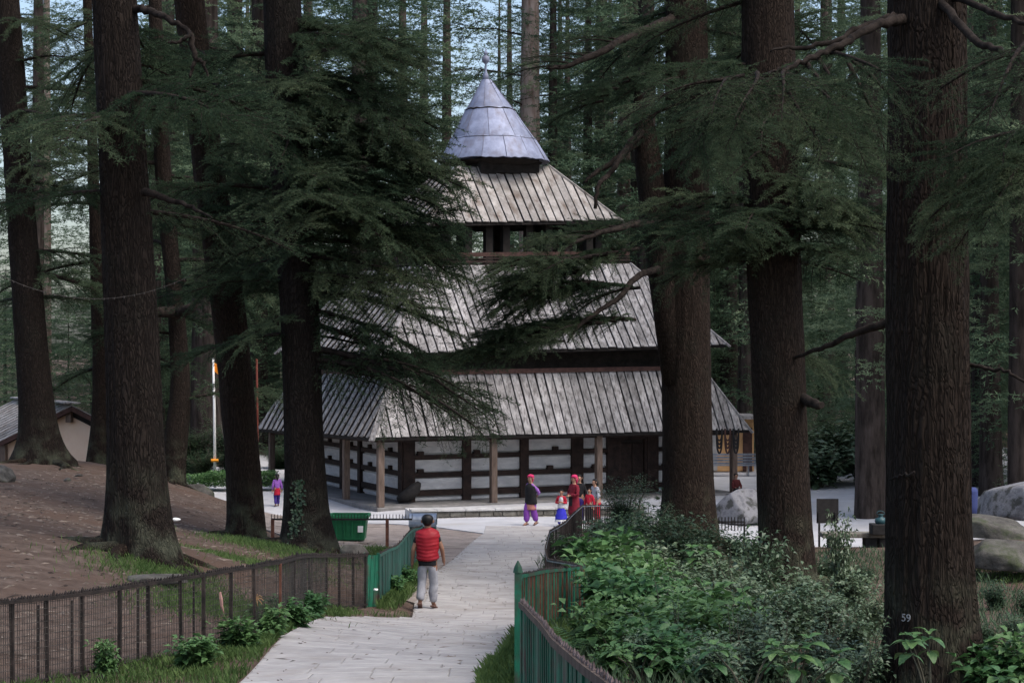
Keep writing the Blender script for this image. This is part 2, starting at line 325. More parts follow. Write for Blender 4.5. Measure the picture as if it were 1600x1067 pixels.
def sheet(name, poly, mat_, lift, step, label):
    P = np.array(poly); lo = P.min(0); hi = P.max(0)
    import bmesh
    bm = bmesh.new()
    vs_ = [bm.verts.new((p[0], p[1], 0)) for p in poly]; bm.faces.new(vs_)
    for ax in (0, 1):
        for c in np.arange(lo[ax]+step, hi[ax], step):
            no = (1, 0, 0) if ax == 0 else (0, 1, 0); co = (c, 0, 0) if ax == 0 else (0, c, 0)
            bmesh.ops.bisect_plane(bm, geom=bm.verts[:]+bm.edges[:]+bm.faces[:], plane_co=co, plane_no=no)
    bmesh.ops.recalc_face_normals(bm, faces=bm.faces[:])
    co = np.array([v.co[:] for v in bm.verts]); z = gz_arr(co[:, 0], co[:, 1])+lift
    for v, zz in zip(bm.verts, z): v.co.z = zz
    ext = bmesh.ops.extrude_face_region(bm, geom=[e for e in bm.edges if e.is_boundary])
    for g in ext['geom']:
        if isinstance(g, bmesh.types.BMVert): g.co.z -= .2
    if sum(f.normal.z for f in bm.faces) < 0: bmesh.ops.reverse_faces(bm, faces=bm.faces[:])
    me = bpy.data.meshes.new(name); bm.to_mesh(me); bm.free(); me.materials.append(mat_)
    o = obj(name, me); tag(o, label, kind='structure'); return o
court = sheet('temple_court', court_poly, M['court'], .02, 1.0, 'pale paved court around the wooden temple')
yard = sheet('yard', yard_poly, M['sand'], .004, .8, 'pale trodden earth yard between the green fence and the path')
path = sheet('path', path_poly, M['joint'], .012, .6, 'pale slab path running down to the temple court')
# paving stones of the path: rows across the path, each a slab of its own
rp = random.Random(5)
PL = np.array(path_left); PR = np.array(path_right)
y = 12.0; nst = 0; rest = MB()
while y < 55:
    dy = rp.uniform(.42, .62) if y < 34 else rp.uniform(.55, .8)
    y1 = y+dy
    def edge(P, yy): return float(np.interp(yy, P[:, 1], P[:, 0]))
    xl = max(edge(PL, y+.02), edge(PL, y1-.02))+.01; xr = min(edge(PR, y+.02), edge(PR, y1-.02))-.01
    if 30.8 < y < 33.6: xl = max(xl, -1.55)
    x = xl
    while x < xr-.02:
        wd = rp.uniform(.45, 1.0)
        if xr-x-wd < .3: wd = xr-x
        g = .004
        j = [rp.uniform(-.006, .006) for _ in range(4)]
        q = [(x+g, y+g), (x+wd-g, y+g), (x+wd-g, y1-g), (x+g, y1-g)]
        z = [gz(a, b)+.028+rp.uniform(-.0015, .0015) for a, b in q]
        c = .012
        v = [(a, b, zz-.04) for (a, b), zz in zip(q, z)]+[(a, b, zz-.006) for (a, b), zz in zip(q, z)]
        ci = [(c, c), (-c, c), (-c, -c), (c, -c)]
        v += [(a+ci[k][0], b+ci[k][1], z[k]) for k, (a, b) in enumerate(q)]
        f = [(i, (i+1) % 4, 4+(i+1) % 4, 4+i) for i in range(4)]+[(4+i, 4+(i+1) % 4, 8+(i+1) % 4, 8+i) for i in range(4)]+[(8, 9, 10, 11)]
        if nst < 290:
            MB().add(v, f).build('paving_stone', M['paving'], path); nst += 1
        else: rest.add(v, f)
        x += wd
    y = y1
o = rest.build('distant_paving_stones', M['paving'], path); tag(o, kind='stuff')
# ------------------------------------------------------------------ temple
ca, sa = math.cos(R(25)), math.sin(R(25)); EA, EB = 15.8, 13.8
N0 = Vector(((583-800)/F*64, 64, 0)); UX = Vector((ca, sa, 0)); UY = Vector((-sa, ca, 0))
CEN = N0+UX*EA/2+UY*EB/2
def tp(u, v, z): q = N0+UX*u+UY*v; return Vector((q.x, q.y, z))
def quad(i, z, tilt=0, dl=0):   # near-left, right, back-right, back-left corners at inset i
    return [tp(i, i, z), tp(EA-i, i, z+tilt), tp(EA-i, EB-i, z+tilt+dl), tp(i, EB-i, z+dl)]
FLOOR = .03
temple = empty('temple', (CEN.x, CEN.y, 0), 'tiered wooden temple with grey plank roofs, conical tin spire and timber framed white walls', 'temple')
rt = random.Random(11)
def roof(name, lo, hi, nf, ns, m, warm, pr=.045):
    u = MB()
    for k in range(4):
        a, b, c, d = lo[k], lo[(k+1) % 4], hi[(k+1) % 4], hi[k]
        dn = Vector((0, 0, -.1))
        n_ = (b-a).cross(d-a).normalized()*-.03
        if n_.z > 0: n_ = -n_
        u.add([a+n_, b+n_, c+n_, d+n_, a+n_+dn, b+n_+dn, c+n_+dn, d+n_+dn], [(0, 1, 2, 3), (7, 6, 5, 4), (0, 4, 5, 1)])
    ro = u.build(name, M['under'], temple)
    for k in range(4):
        a, b, c, d = lo[k], lo[(k+1) % 4], hi[(k+1) % 4], hi[k]
        n = nf if k % 2 == 0 else ns
        nrm = (b-a).cross(d-a).normalized()
        if nrm.z < 0: nrm = -nrm
        stuff = MB()
        Lb = (b-a).length; topL = (c-d).length; ins = (Lb-topL)/2
        E = lambda u: a.lerp(b, u/Lb)
        T = lambda u: d+(c-d)*((u-ins)/topL)-E(u)
        fr = lambda u: max(.004, min(1, u/ins, (Lb-u)/ins))
        for j in range(n):
            u0 = Lb*(j+.07)/n+rt.uniform(-.012, .012); u1 = Lb*(j+.93)/n+rt.uniform(-.012, .012); u0 = max(.01, u0); u1 = min(Lb-.01, u1)
            sk_ = rt.uniform(-.015, .015); ov = rt.uniform(.0, .014)
            A, B = E(u0)-T(u0)*ov, E(u1)-T(u1)*ov; C, D = E(u1+sk_)+T(u1+sk_)*fr(u1+sk_), E(u0+sk_)+T(u0+sk_)*fr(u0+sk_)
            w1 = nrm*(.035+rt.uniform(-.01, .014)); w2 = nrm*(.008+rt.uniform(-.006, .01)); th = nrm*.04; w1b = nrm*(.03+rt.uniform(-.01, .014)); w2b = nrm*(.006+rt.uniform(-.004, .01))
            if k == 3: h_ = nrm*((.085 if j % 2 else .0)+rt.uniform(0, .012)); w1 = w2 = w1b = w2b = h_
            v = [A+w1, B+w2, C+w2b, D+w1b, A+w1+th, B+w2+th, C+w2b+th, D+w1b+th]
            f = [(3, 2, 1, 0), (4, 5, 6, 7), (0, 1, 5, 4), (1, 2, 6, 5), (2, 3, 7, 6), (3, 0, 4, 7)]
            if k in (0, 3): MB().add(v, f).build('plank', M['plank_warm' if warm else 'plank'], ro)
            else: stuff.add(v, f)
        if stuff.v: tag(stuff.build('rear_planks', M['plank_warm' if warm else 'plank'], ro), kind='stuff')
    for k in range(4):
        a, b = lo[k], hi[k]
        e = (a-b).normalized()
        MB().beam(a+e*.22+Vector((0, 0, .05)), b+Vector((0, 0, .06)), .2, .07).build('hip_board', M['plank_warm' if warm else 'plank'], ro)
    return ro
l1, h1 = quad(0, CZ-3.43, -.05, -.3), quad(1.35, CZ-1.22, .12, -.12)
l2, h2 = quad(.66, CZ-.44, .32, 0), quad(3.45, CZ+2.85, .25, 0)
l3, h3 = quad(3.75, CZ+4.55, .35, .05), quad(5.9, CZ+6.95, .2, 0)
roof('lower_roof', l1, h1, 45, 42, M['plank'], False)
roof('middle_roof', l2, h2, 41, 38, M['plank'], False)
roof('upper_roof', l3, h3, 23, 18, M['plank'], True)
def collar(name, lo, hi, m):   # a dark storey box between two roofs
    b = MB()
    for k in range(4):
        b.add([lo[k], lo[(k+1) % 4], hi[(k+1) % 4], hi[k]], [(0, 1, 2, 3)])
    return b.build(name, m, temple)
def sink(q, z): return [Vector((p.x, p.y, p.z+z)) for p in q]
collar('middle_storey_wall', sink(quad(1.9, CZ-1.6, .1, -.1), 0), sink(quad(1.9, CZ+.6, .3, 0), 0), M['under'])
for k in range(4):
    a, b = quad(1.28, CZ-1.16, .12, -.12)[k], quad(1.28, CZ-1.16, .12, -.12)[(k+1) % 4]
    MB().beam(a, b, .16, .17).build('ledge_beam', M['redwood'], temple)
# open gallery under the upper roof
g0, g1 = quad(3.5, CZ+3.0, .25), quad(4.6, CZ+4.9, .3)
for zoff, hh in ((-.08, .12), (.08, .08), (.2, .06), (.36, .16)):
    qd = sink(quad(3.48+zoff*.1, CZ+2.95, .25), zoff)
    for k in range(4): MB().beam(qd[k], qd[(k+1) % 4], .12, hh).build('gallery_rail', M['redwood' if zoff in (.36,) else 'timber'], temple)
for k in range(4):
    n = 8 if k % 2 == 0 else 6
    qd = quad(4.35, CZ+2.9, .25); a, b = qd[k], qd[(k+1) % 4]
    if k in (1, 2): n = 4
    for j in range(n):
        p = a.lerp(b, (j+.3+rt.uniform(-.1, .1))/n)
        MB().beam(p, p+Vector((0, 0, 2.1)), .3, .3, up=UX).build('gallery_post', M['under'], temple)
qd = quad(4.3, CZ+4.75, .3)
for k in range(4): MB().beam(qd[k], qd[(k+1) % 4], .2, .14).build('gallery_lintel', M['timber'], temple)
qd = quad(5.6, CZ+3.0, .2); q2 = quad(5.6, CZ+6.4, .2)
MB().box((CEN.x+.1, CEN.y, CZ+6.9), (2.6, 2.6, 1.0), Matrix.Rotation(R(25), 3, 'Z')).build('spire_drum', M['under'], temple)
# conical tin spire: courses of sheets, each sheet its own part
cc = Vector(((772-800)/F*CEN.y, CEN.y, 0)); CPM = F/CEN.y
def cz(py): return CZ-(py-533.5)/CPM
spire = empty('spire', (cc.x-CEN.x, 0, 0)); spire.parent = temple
courses = [(125, 7, 174, 37, 7), (171, 37, 221, 66, 10), (218, 66, 253, 85, 14)]
for ci, (y0, r0, y1, r1, n) in enumerate(courses):
    r0 = r0/CPM; r1 = r1/CPM+.03; seg = 6; off = ci*.23
    xo = lambda py: -(772-760)/CPM*max(0, (230-py)/105)*1.0
    for j in range(n):
        rings = []; lift = rt.uniform(0, .025)
        for (rr, py) in ((r0, y0), ((r0+r1)/2-.015, (y0+y1)/2), (r1, y1)):
            rings.append([cc+Vector((xo(py)+(rr+lift)*math.cos(a), (rr+lift)*math.sin(a), cz(py)+(rt.uniform(-.025, .025) if py == y1 else 0)))
                          for a in [off+2*math.pi*(j+k/seg*1.03)/n for k in range(seg+1)]])
        b = MB(); m_ = seg+1
        vv = [p for r in rings for p in r]; inn = [p+Vector((0, 0, -.03)) for p in vv]
        fs = [(i*m_+k, (i+1)*m_+k, (i+1)*m_+k+1, i*m_+k+1) for i in range(2) for k in range(seg)]
        o_ = len(vv); fs += [tuple(i+o_ for i in f[::-1]) for f in fs]
        fs += [(2*m_+k, o_+2*m_+k, o_+2*m_+k+1, 2*m_+k+1) for k in range(seg)]
        b.add(vv+inn, fs).build('tin_sheet', M['tin'], spire, smooth=True)
        MB().tube([rings[i][0]+Vector((0, 0, .012)) for i in range(3)], .009, 5).build('seam', M['tin_dark'], spire)
for py, r_, th in ((173, 37.5, .034), (220, 66.5, .012)):
    P = [cc+Vector((-(12)/CPM*max(0, (230-py)/105)+(r_/CPM+.035)*math.cos(a), (r_/CPM+.035)*math.sin(a), cz(py)+rt.uniform(-.025, .025))) for a in np.linspace(0, 2*math.pi, 40)]
    MB().tube(P, [th*rt.uniform(.6, 1.3) for _ in P], 6).build('seam_band', M['under'], spire, smooth=True)
b = MB(); b.lathe([(2.0, cz(255)), (1.5, cz(262)), (1.5, cz(275))], cc, 24); b.build('spire_soffit', M['under'], spire)
fx = cc+Vector((-(772-759)/CPM, 0, 0)); q = lambda py: cz(py)
b = MB(); b.lathe([(.2, q(128)), (.16, q(118)), (.06, q(112)), (.05, q(101)), (.2, q(97)), (.23, q(93)), (.17, q(88.5)), (.05, q(87)), (.12, q(85)), (.13, q(83)), (.05, q(80)), (.01, q(76))], fx, 16)
b.v = [(fx.x+(v[0]-fx.x)*.72, fx.y+(v[1]-fx.y)*.72, v[2]) for v in b.v]; b.build('finial', M['tin'], spire, smooth=True)
# ground floor: plinth, posts, timber framed wall
b = MB(); pl = [tp(.25, .25, 0), tp(EA-.25, .25, 0), tp(EA-.25, EB-.2, 0), tp(.25, EB-.2, 0)]
b.prism([(p.x, p.y) for p in pl], -.3, FLOOR); b.build('plinth', M['veranda'], temple, bevel=.03)
for (u, v) in ((.45, .45), (.45, 4.1), (.4, 8.6), (.4, EB-.5), (4.9, .4), (9.3, .4), (12.6, .4), (EA-.45, .45), (EA-.45, 4.8), (EA-.45, EB-.5)):
    z1 = CZ-3.43-.12
    rt2 = .14
    MB().beam(tp(u, v, FLOOR), tp(u, v, z1), .24, .24, up=UX).build('veranda_post', M['post'], temple, bevel=.02)
qd = quad(.42, CZ-3.43-.1, -.05, -.3)
for k in range(4): MB().beam(qd[k]+Vector((0, 0, 0)), qd[(k+1) % 4], .2, .2).build('eave_beam', M['timber'], temple)
WI = 1.9; WT = CZ-2.7
core = [tp(WI+.14, WI+.14, 0), tp(EA-WI-.14, WI+.14, 0), tp(EA-WI-.14, EB-WI-.14, 0), tp(WI+.14, EB-WI-.14, 0)]
b = MB(); b.prism([(p.x, p.y) for p in core], FLOOR-.1, WT); wall = b.build('wall', M['plaster'], temple)
def wface(o, u, L, mir):
    """timber frame on a wall face: o start corner, u direction, out normal"""
    out = Vector((u.y, -u.x, 0)) if not mir else Vector((-u.y, u.x, 0))
    def bm_(a, b_, z0, z1, name, m, dep):
        c = o+u*((a+b_)/2)+out*(dep/2-.14); Mx = Matrix((u, out, Vector((0, 0, 1)))).transposed()
        MB().box((c.x, c.y, (z0+z1)/2), (b_-a, dep, z1-z0), Mx).build(name, m, wall)
    return bm_
# front wall: along UX from corner (WI,WI)
fw = wface(tp(WI, WI, 0), UX, EA-2*WI, False)
LW = EA-2*WI
z_base = FLOOR
rows = [(.22, .43), (.92, 1.1), (1.62, 1.79), (2.36, 2.62)]
cols = [(0, .46), (2.4, 2.74), (4.8, 5.15), (7.0, 7.5), (8.55, 9.05), (10.35, 10.85), (LW-.45, LW)]
door = (9.05, 10.35)
for (a, b_) in cols: fw(a, b_, z_base, WT, 'wall_post', M['timber'], .2)
for ci in range(len(cols)-1):
    a, b_ = cols[ci][1], cols[ci+1][0]
    if abs(a-door[0]) < .01:
        fw(a, b_, z_base+2.1, z_base+2.35, 'wall_beam', M['timber'], .16); continue
    for ri, (z0, z1) in enumerate(rows):
        w_ = rt.uniform(-.03, .03)
        fw(a, b_, z0+w_, z1+w_, 'wall_beam', M['timber'], .16)
        if ri < 3 and ri > 0 and rt.random() < .9:
            s_ = a+(b_-a)*rt.choice((.12, .5, .62, .85)); fw(s_-.12, s_+.12, z1+w_, z1+w_+.14, 'wall_bracket', M['timber'], .2)
    for ri in range(4):
        z0 = rows[ri-1][1] if ri else z_base; z1 = rows[ri][0]
        fw(a, b_, z0+.04, z1-.04, 'plaster_panel', M['plaster'], .06+rt.uniform(0, .03))
# door: carved frame and two leaves
fw(door[0], door[1], z_base, z_base+2.1, 'door', M['under'], .05)
for i in range(2):
    x0 = door[0]+.14+i*.52; fw(x0, x0+.49, z_base+.18, z_base+1.95, 'door_leaf', M['timber'], .1)
fw(door[0], door[0]+.12, z_base, z_base+2.1, 'door_jamb', M['timber'], .17); fw(door[1]-.12, door[1], z_base, z_base+2.1, 'door_jamb', M['timber'], .17)
fw(door[0]+.12, door[1]-.12, z_base, z_base+.16, 'door_sill', M['timber'], .19)
# left wall: along UY
lw = wface(tp(WI, WI, 0), UY, EB-2*WI, True)
LL = EB-2*WI
colsl = [(.002, .4), (2.3, 2.55), (4.5, 4.8), (6.6, 6.9), (LL-.4, LL)]
for (a, b_) in colsl: lw(a, b_, z_base, WT, 'wall_post', M['timber'], .2)
for ci in range(4):
    a, b_ = colsl[ci][1], colsl[ci+1][0]
    for ri, (z0, z1) in enumerate(rows):
        w_ = rt.uniform(-.03, .03)+.04
        lw(a, b_, z0+w_, z1+w_, 'wall_beam', M['timber'], .16)
        if ri in (1, 2): s_ = a+(b_-a)*.5; lw(s_-.1, s_+.1, z1+w_, z1+w_+.16, 'wall_bracket', M['timber'], .2)
    for ri in range(4):
        z0 = rows[ri-1][1] if ri else z_base; z1 = rows[ri][0]
        lw(a, b_, z0+.06, z1-.02, 'plaster_panel', M['plaster'], .06+rt.uniform(0, .03))
# low stone terrace in front of the temple with pale capping slabs
terr = empty('stone_terrace', W(760, 806, 58.5), 'low dark stone terrace wall with pale cap slabs before the temple front', 'terrace wall')
A = Vector((-3.4, 60.3, 0)); B = Vector((4.6, 61.8, 0))
tu = (B-A).normalized(); tv = Vector((-tu.y, tu.x, 0)); LT = (B-A).length
b = MB(); b.prism([(p.x, p.y) for p in (A+tv*.1, B+tv*.1, B+tv*1.6, A+tv*1.6)], -.2, .26); b.build('fill', M['cap'], terr)
for row in range(2):
    s_ = 0
    while s_ < LT-.05:
        w_ = min(rt.uniform(.28, .6), LT-s_); c = A+tu*(s_+w_/2)+tv*.1
        MB().box((c.x, c.y, -.08+row*.18+.06), (w_-.02, .2+rt.uniform(-.03, .03), .165), Matrix((tu, tv, Vector((0, 0, 1)))).transposed()).build('stone', M['stone'], terr, bevel=.02)
        s_ += w_
s_ = 0
while s_ < LT-.05:
    w_ = min(rt.uniform(.8, 1.3), LT-s_); c = A+tu*(s_+w_/2)+tv*.25
    MB().box((c.x, c.y, .3), (w_-.015, .62, .07), Matrix((tu, tv, Vector((0, 0, 1)))).transposed()).build('cap_slab', M['cap'], terr, bevel=.012)
    s_ += w_
# ------------------------------------------------------------------ trees
def bough_arrays(seed, L, nsec, tw_step, leaf_step, ll, lw_, flat=.9, limb=True, sparse=1.0):
    rg = np.random.default_rng(seed)
    LV = []; LM = []
    ph = rg.uniform(0, 6.28); side = rg.uniform(-.12, .12)
    def main(t): return np.array([L*t, L*(side*t*t+.02*math.sin(5*t+ph)), L*(.07*math.sin(2.2*t)-.17*t*t)])
    mb = MB(); mb.tube([main(t) for t in np.linspace(0, 1, 9)], list(np.linspace(.021*L, .003*L, 9)), 5, False)
    P0 = []; D0 = []
    for k in range(nsec):
        t = .1+.9*(k+rg.uniform(-.3, .3))/nsec; t = min(max(t, .06), .99)
        p = main(t); sgn = 1 if k % 2 else -1
        ls = L*(.1+.33*math.sin(math.pi*min(1, .12+t*.86))**.8)*rg.uniform(.35, 1.35)
        ang = sgn*R(rg.uniform(38, 72)*(1-.35*t)); rise = rg.uniform(-.3, .4)
        dr = np.array([math.cos(ang), math.sin(ang), rise]); dr /= np.linalg.norm(dr)
        bend = rg.uniform(-.25, .1); droop = rg.uniform(.12, .4)
        perp = np.array([-dr[1], dr[0], 0])
        def sec(s): return p+dr*ls*s+perp*ls*bend*s*s*sgn*-1+np.array([0, 0, -droop*ls*s*s])
        if limb and ls > .3: mb.tube([sec(s) for s in np.linspace(0, .95, 4)], [.007*L**.5, .005*L**.5, .0035*L**.5, .002], 3, False)
        nt = max(3, int(ls/tw_step))
        for j in range(nt):
            if rg.random() > sparse: continue
            s = (j+rg.uniform(0, 1))/nt; q0 = sec(s); tg = sec(min(1, s+.05))-q0; tg /= np.linalg.norm(tg)+1e-9
            pp = np.array([-tg[1], tg[0], 0]); pp /= np.linalg.norm(pp)+1e-9
            for sg in (-1, 1):
                a = R(rg.uniform(25, 65)); d = tg*math.cos(a)+pp*sg*math.sin(a)+np.array([0, 0, rg.uniform(-.35, .3)])
                lt = rg.uniform(.5, 1.2)*(.09+.1*L/4)*(1.15-.5*s)
                n = max(2, int(lt/leaf_step)); tt = (np.arange(n)+rg.uniform(0, 1, n))/n
                pts = q0+np.outer(tt*lt, d)-np.outer((tt*lt)**2*.8, [0, 0, 1])
                P0.append(pts); D0.append(np.repeat(d[None], n, 0))
    P = np.concatenate(P0); D = np.concatenate(D0); n = len(P)
    rd = rg.normal(0, 1, (n, 3)); rd[:, 2] = rd[:, 2]*flat+.25; D = D*.75+rd*.6; D /= np.linalg.norm(D, axis=1)[:, None]
    S = np.cross(D, rg.normal(0, 1, (n, 3))); S /= np.linalg.norm(S, axis=1)[:, None]+1e-9
    ln = ll*rg.uniform(.6, 1.3, n)[:, None]; ws = lw_*rg.uniform(.7, 1.3, n)[:, None]
    leaf = np.stack([P-S*ws/2, P+S*ws/2, P+D*ln], 1).reshape(-1, 3)
    return leaf, mb
def bough_mesh(name, seed, **k):
    leaf, mb = bough_arrays(seed, **k)
    lv = np.array(mb.v); tr = []
    for f in mb.f: tr += [(f[0], f[1], f[2]), (f[0], f[2], f[3])] if len(f) == 4 else [f]
    nl = len(leaf)//3
    tris = np.r_[np.array(tr), np.arange(nl*3).reshape(-1, 3)+len(lv)]
    return np_mesh(name, np.r_[lv, leaf], tris, [M['limb'], M['needle']], np.r_[np.zeros(len(tr)), np.ones(nl)])
BOUGH = [bough_mesh('branch', 20+i, L=4.0, nsec=36, tw_step=.075, leaf_step=.0135, ll=.075, lw_=.015) for i in range(7)]
THIN = [bough_mesh('branch', 50+i, L=4.0, nsec=28, tw_step=.11, leaf_step=.016, ll=.065, lw_=.012, sparse=.8) for i in range(3)]
def dead_bough(seed):
    rg = random.Random(seed); mb = MB()
    def rec(p, d, l, r, dep):
        pts = [p]
        for k in range(4):
            d = (d+Vector((rg.gauss(0, .16), rg.gauss(0, .16), rg.gauss(-.03, .14)))).normalized(); pts.append(pts[-1]+d*l/4)
        mb.tube(pts, [r, r*.8, r*.65, r*.5, r*.3], 5, False)
        if dep < 3:
            for k in range(4 if dep else 7):
                i = rg.choice((1, 2, 3, 4)) ; a = pts[i]
                rec(a, (d+Vector((rg.gauss(0, .7), rg.gauss(0, .7), rg.gauss(-.1, .5)))).normalized(), l*rg.uniform(.35, .6), r*.45, dep+1)
    rec(Vector((0, 0, 0)), Vector((1, 0, .05)), 3.2, .045, 0)
    me = bpy.data.meshes.new('dead_branch'); me.from_pydata([tuple(v) for v in mb.v], [], mb.f); me.materials.append(M['limb']); return me
DEAD = [dead_bough(s) for s in (3, 4, 9)]

def crown_mesh(seed, H, z0, rmax, n, kind=0):
    """one continuous crown: n layered boughs round an axis of height H, first at z0"""
    rg = np.random.default_rng(seed); V = []
    base = [bough_arrays(900+seed*10+i, L=4.0, nsec=18, tw_step=.23, leaf_step=.036, ll=.145, lw_=.036, limb=False)[0] for i in range(4)]
    LMB = MB()
    for k in range(n):
        t = (k+rg.uniform(0, 1))/n; z = z0+(H-z0)*t
        ln = rmax*(1-t)**.7*rg.uniform(.55, 1.15)+.6
        if t < .12: ln *= rg.uniform(.5, 1)
        az = k*2.399+rg.uniform(-.5, .5); pit = R(rg.uniform(-14, 12)+22*t)
        b = base[rg.integers(4)]*(ln/4)
        # keep the leaf size while the bough scales
        tri = b.reshape(-1, 3, 3); c = tri.mean(1, keepdims=True); tri = c+(tri-c)*max(.85, min(1.6, 4/ln*.95)); b = tri.reshape(-1, 3)
        cy, sy = math.cos(az), math.sin(az); cp, sp = math.cos(pit), math.sin(pit)
        Rm = np.array([[cy, -sy, 0], [sy, cy, 0], [0, 0, 1]]) @ np.array([[cp, 0, -sp], [0, 1, 0], [sp, 0, cp]])
        V.append(b @ Rm.T+np.array([0, 0, z]))
    V = np.concatenate(V)
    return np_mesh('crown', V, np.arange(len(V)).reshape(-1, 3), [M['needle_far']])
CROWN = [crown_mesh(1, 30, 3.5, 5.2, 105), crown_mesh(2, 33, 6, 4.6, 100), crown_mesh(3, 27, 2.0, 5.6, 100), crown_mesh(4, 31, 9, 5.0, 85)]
def waves(seed, n=10):
    rg = np.random.default_rng(seed); return [(rg.normal(0, 1, 3), rg.uniform(0, 6.28)) for _ in range(n)]
def trunk(name, st, d, parent, top, matn='bark', segs=48, dz=.2, flare=.45, ridge=.03, seed=0, base_z=None, fh=.55):
    """st: list of (py, left px, right px) from the photo at depth d"""
    st = sorted(st, key=lambda s: -s[0])
    zs = np.array([CZ-(s[0]-533.5)/F*d for s in st]); xs = np.array([((s[1]+s[2])/2-800)/F*d for s in st]); rs = np.array([(s[2]-s[1])/2/F*d for s in st])
    k = (xs[-1]-xs[-2])/(zs[-1]-zs[-2]); kr = min(-.006, (rs[-1]-rs[-2])/(zs[-1]-zs[-2])); kr = max(kr, -.02)
    Z = [zs[-1]+1, zs[-1]+4, top]
    xs = np.r_[xs, [xs[-1]+k*1, xs[-1]+k*3, xs[-1]+k*4]]; rr = rs[-1]
    rs = np.r_[rs, [rr+kr*1, rr+kr*4, max(.06, rr*.25)]]; zs = np.r_[zs, Z]
    z0 = (base_z if base_z is not None else zs[0])-.35
    zz = np.r_[np.arange(z0, min(zs[-2]+1, top-1), dz), np.linspace(min(zs[-2]+1, top-1)+.3, top, 16)]
    cx = np.interp(zz, zs, xs); cr = np.interp(zz, zs, rs)
    ker = np.ones(9)/9; cxs = np.convolve(np.r_[[cx[0]]*4, cx, [cx[-1]]*4], ker, 'valid'); crs = np.convolve(np.r_[[cr[0]]*4, cr, [cr[-1]]*4], ker, 'valid')
    th = np.linspace(0, 2*math.pi, segs, endpoint=False)
    T, Zg = np.meshgrid(th, zz); C = crs[:, None]; wv = waves(seed+77); w2 = waves(seed+5, 6)
    nb = 0
    for i, (kv, p) in enumerate(wv):
        f = 5.0+2.2*i; nb = nb+np.abs(np.sin(np.cos(T)*kv[0]*f+np.sin(T)*kv[1]*f+Zg*kv[2]*1.6+p))
    nb = nb/len(wv)-.6
    lo = 0
    for kv, p in w2: lo = lo+np.sin(np.cos(T)*kv[0]*1.6+np.sin(T)*kv[1]*1.6+Zg*.5*kv[2]+p)
    h = np.clip(Zg-(z0+.35), 0, 99)
    rg = np.random.default_rng(seed+9); lobes = sum(np.maximum(0, np.cos(T-a))**6 for a in rg.uniform(0, 6.28, 5))
    rad = C*(1+.02*lo/2.4)+nb*ridge*2.2+C*flare*np.exp(-h/fh)*(.35+.75*lobes)
    X = cxs[:, None]+rad*np.cos(T); Y = d+rad*np.sin(T)
    v = np.c_[X.ravel(), Y.ravel(), np.repeat(zz, segs)]; n = len(zz)
    a = (np.arange(n-1)[:, None]*segs+np.arange(segs)[None]).ravel(); b = (np.arange(n-1)[:, None]*segs+(np.arange(segs)+1)[None] % segs).ravel()
    off = np.array(wloc(parent)); me = np_mesh(name, v-off, np.c_[a, b, b+segs, a+segs], [M[matn]], smooth=True)
    o = obj(name, me, parent)
    o['ax'] = 0
    return o, (lambda z: Vector((float(np.interp(z, zz, cxs)), d, z))), (lambda z: float(np.interp(z, zz, crs)))
rb = random.Random(21)
def add_bough(tree, ax, z, az, L, pitch=0, kind='b', v=None, roll=None):
    lib = {'b': BOUGH, 't': THIN, 'd': DEAD}[kind]
    p = ax(z)-wloc(tree)
    o = obj('branch' if kind != 'd' else 'dead_branch', lib[(v if v is not None else rb.randrange(99)) % len(lib)], tree, p, (R(rb.uniform(-30, 30) if roll is None else roll), R(-pitch), R(az)), L/4)
    return o
def zpx(py, d): return CZ-(py-533.5)/F*d
def limb_tube(tree, pts, rad, name='branch'):
    """bare limb through photo points (px,py,d)"""
    P = [W(*p) for p in pts]
    Q = []
    for i in range(len(P)-1):
        a = P[max(i-1, 0)]; b = P[i]; c = P[i+1]; e = P[min(i+2, len(P)-1)]
        for t in np.linspace(0, 1, 6, endpoint=False):
            Q.append(.5*((2*b)+(c-a)*t+(2*a-5*b+4*c-e)*t*t+(3*b-a-3*c+e)*t**3))
    Q.append(P[-1]); rj = random.Random(len(P))
    Q = [q+Vector((rj.gauss(0, .012), rj.gauss(0, .012), rj.gauss(0, .012))) for q in Q]
    rr = np.interp(np.linspace(0, 1, len(Q)), np.linspace(0, 1, len(rad)), rad)
    return MB().tube(Q, list(rr), 8).build(name, M['limb'], tree, smooth=True)
def tree(name, label, st, d, top=30, crown=None, cz0=None, cscale=1, group=None, base=None, **k):
    st = sorted(st, key=lambda s: -s[0]); b = st[0]
    x = ((b[1]+b[2])/2-800)/F*d; zb = gz(x, d) if base is None else base
    t = empty(name, (x, d, zb), label, 'tree', group)
    o, ax, rd = trunk('trunk', st, d, t, top, base_z=zb, **k)
    if d < 60:
        rr_ = random.Random(int(d*10)); rb0 = (st[0][2]-st[0][1])/2/F*d; a0 = rr_.uniform(0, 6)
        for k_ in range(9):
            a_ = a0+k_*.7+rr_.uniform(-.25, .25); L_ = rr_.uniform(.7, 1.7)*(.6+rb0); P_ = []
            for s_ in np.linspace(0, 1, 9):
                rad_ = rb0*.75+L_*s_; aa = a_+.25*math.sin(s_*4+k_); q_ = Vector((x+math.cos(aa)*rad_, d+math.sin(aa)*rad_, 0)); P_.append(Vector((q_.x, q_.y, gz(q_.x, q_.y)+.1*(1-s_)**2*rb0*2-.01-.07*s_*s_)))
            MB().tube(P_, [float(v_) for v_ in np.linspace(.17, .03, 9)*(.35+rb0)*rr_.uniform(.7, 1.1)], 8).build('root', M['bark'], t, smooth=True)
    if crown is not None:
        p = ax(min(top-1, (cz0 or 5)))-wloc(t)
        obj('crown', CROWN[crown], t, (p.x, p.y, (cz0 if cz0 is not None else 0)-zb), (0, 0, rb.uniform(0, 6.28)), cscale)
    return t, ax, rd
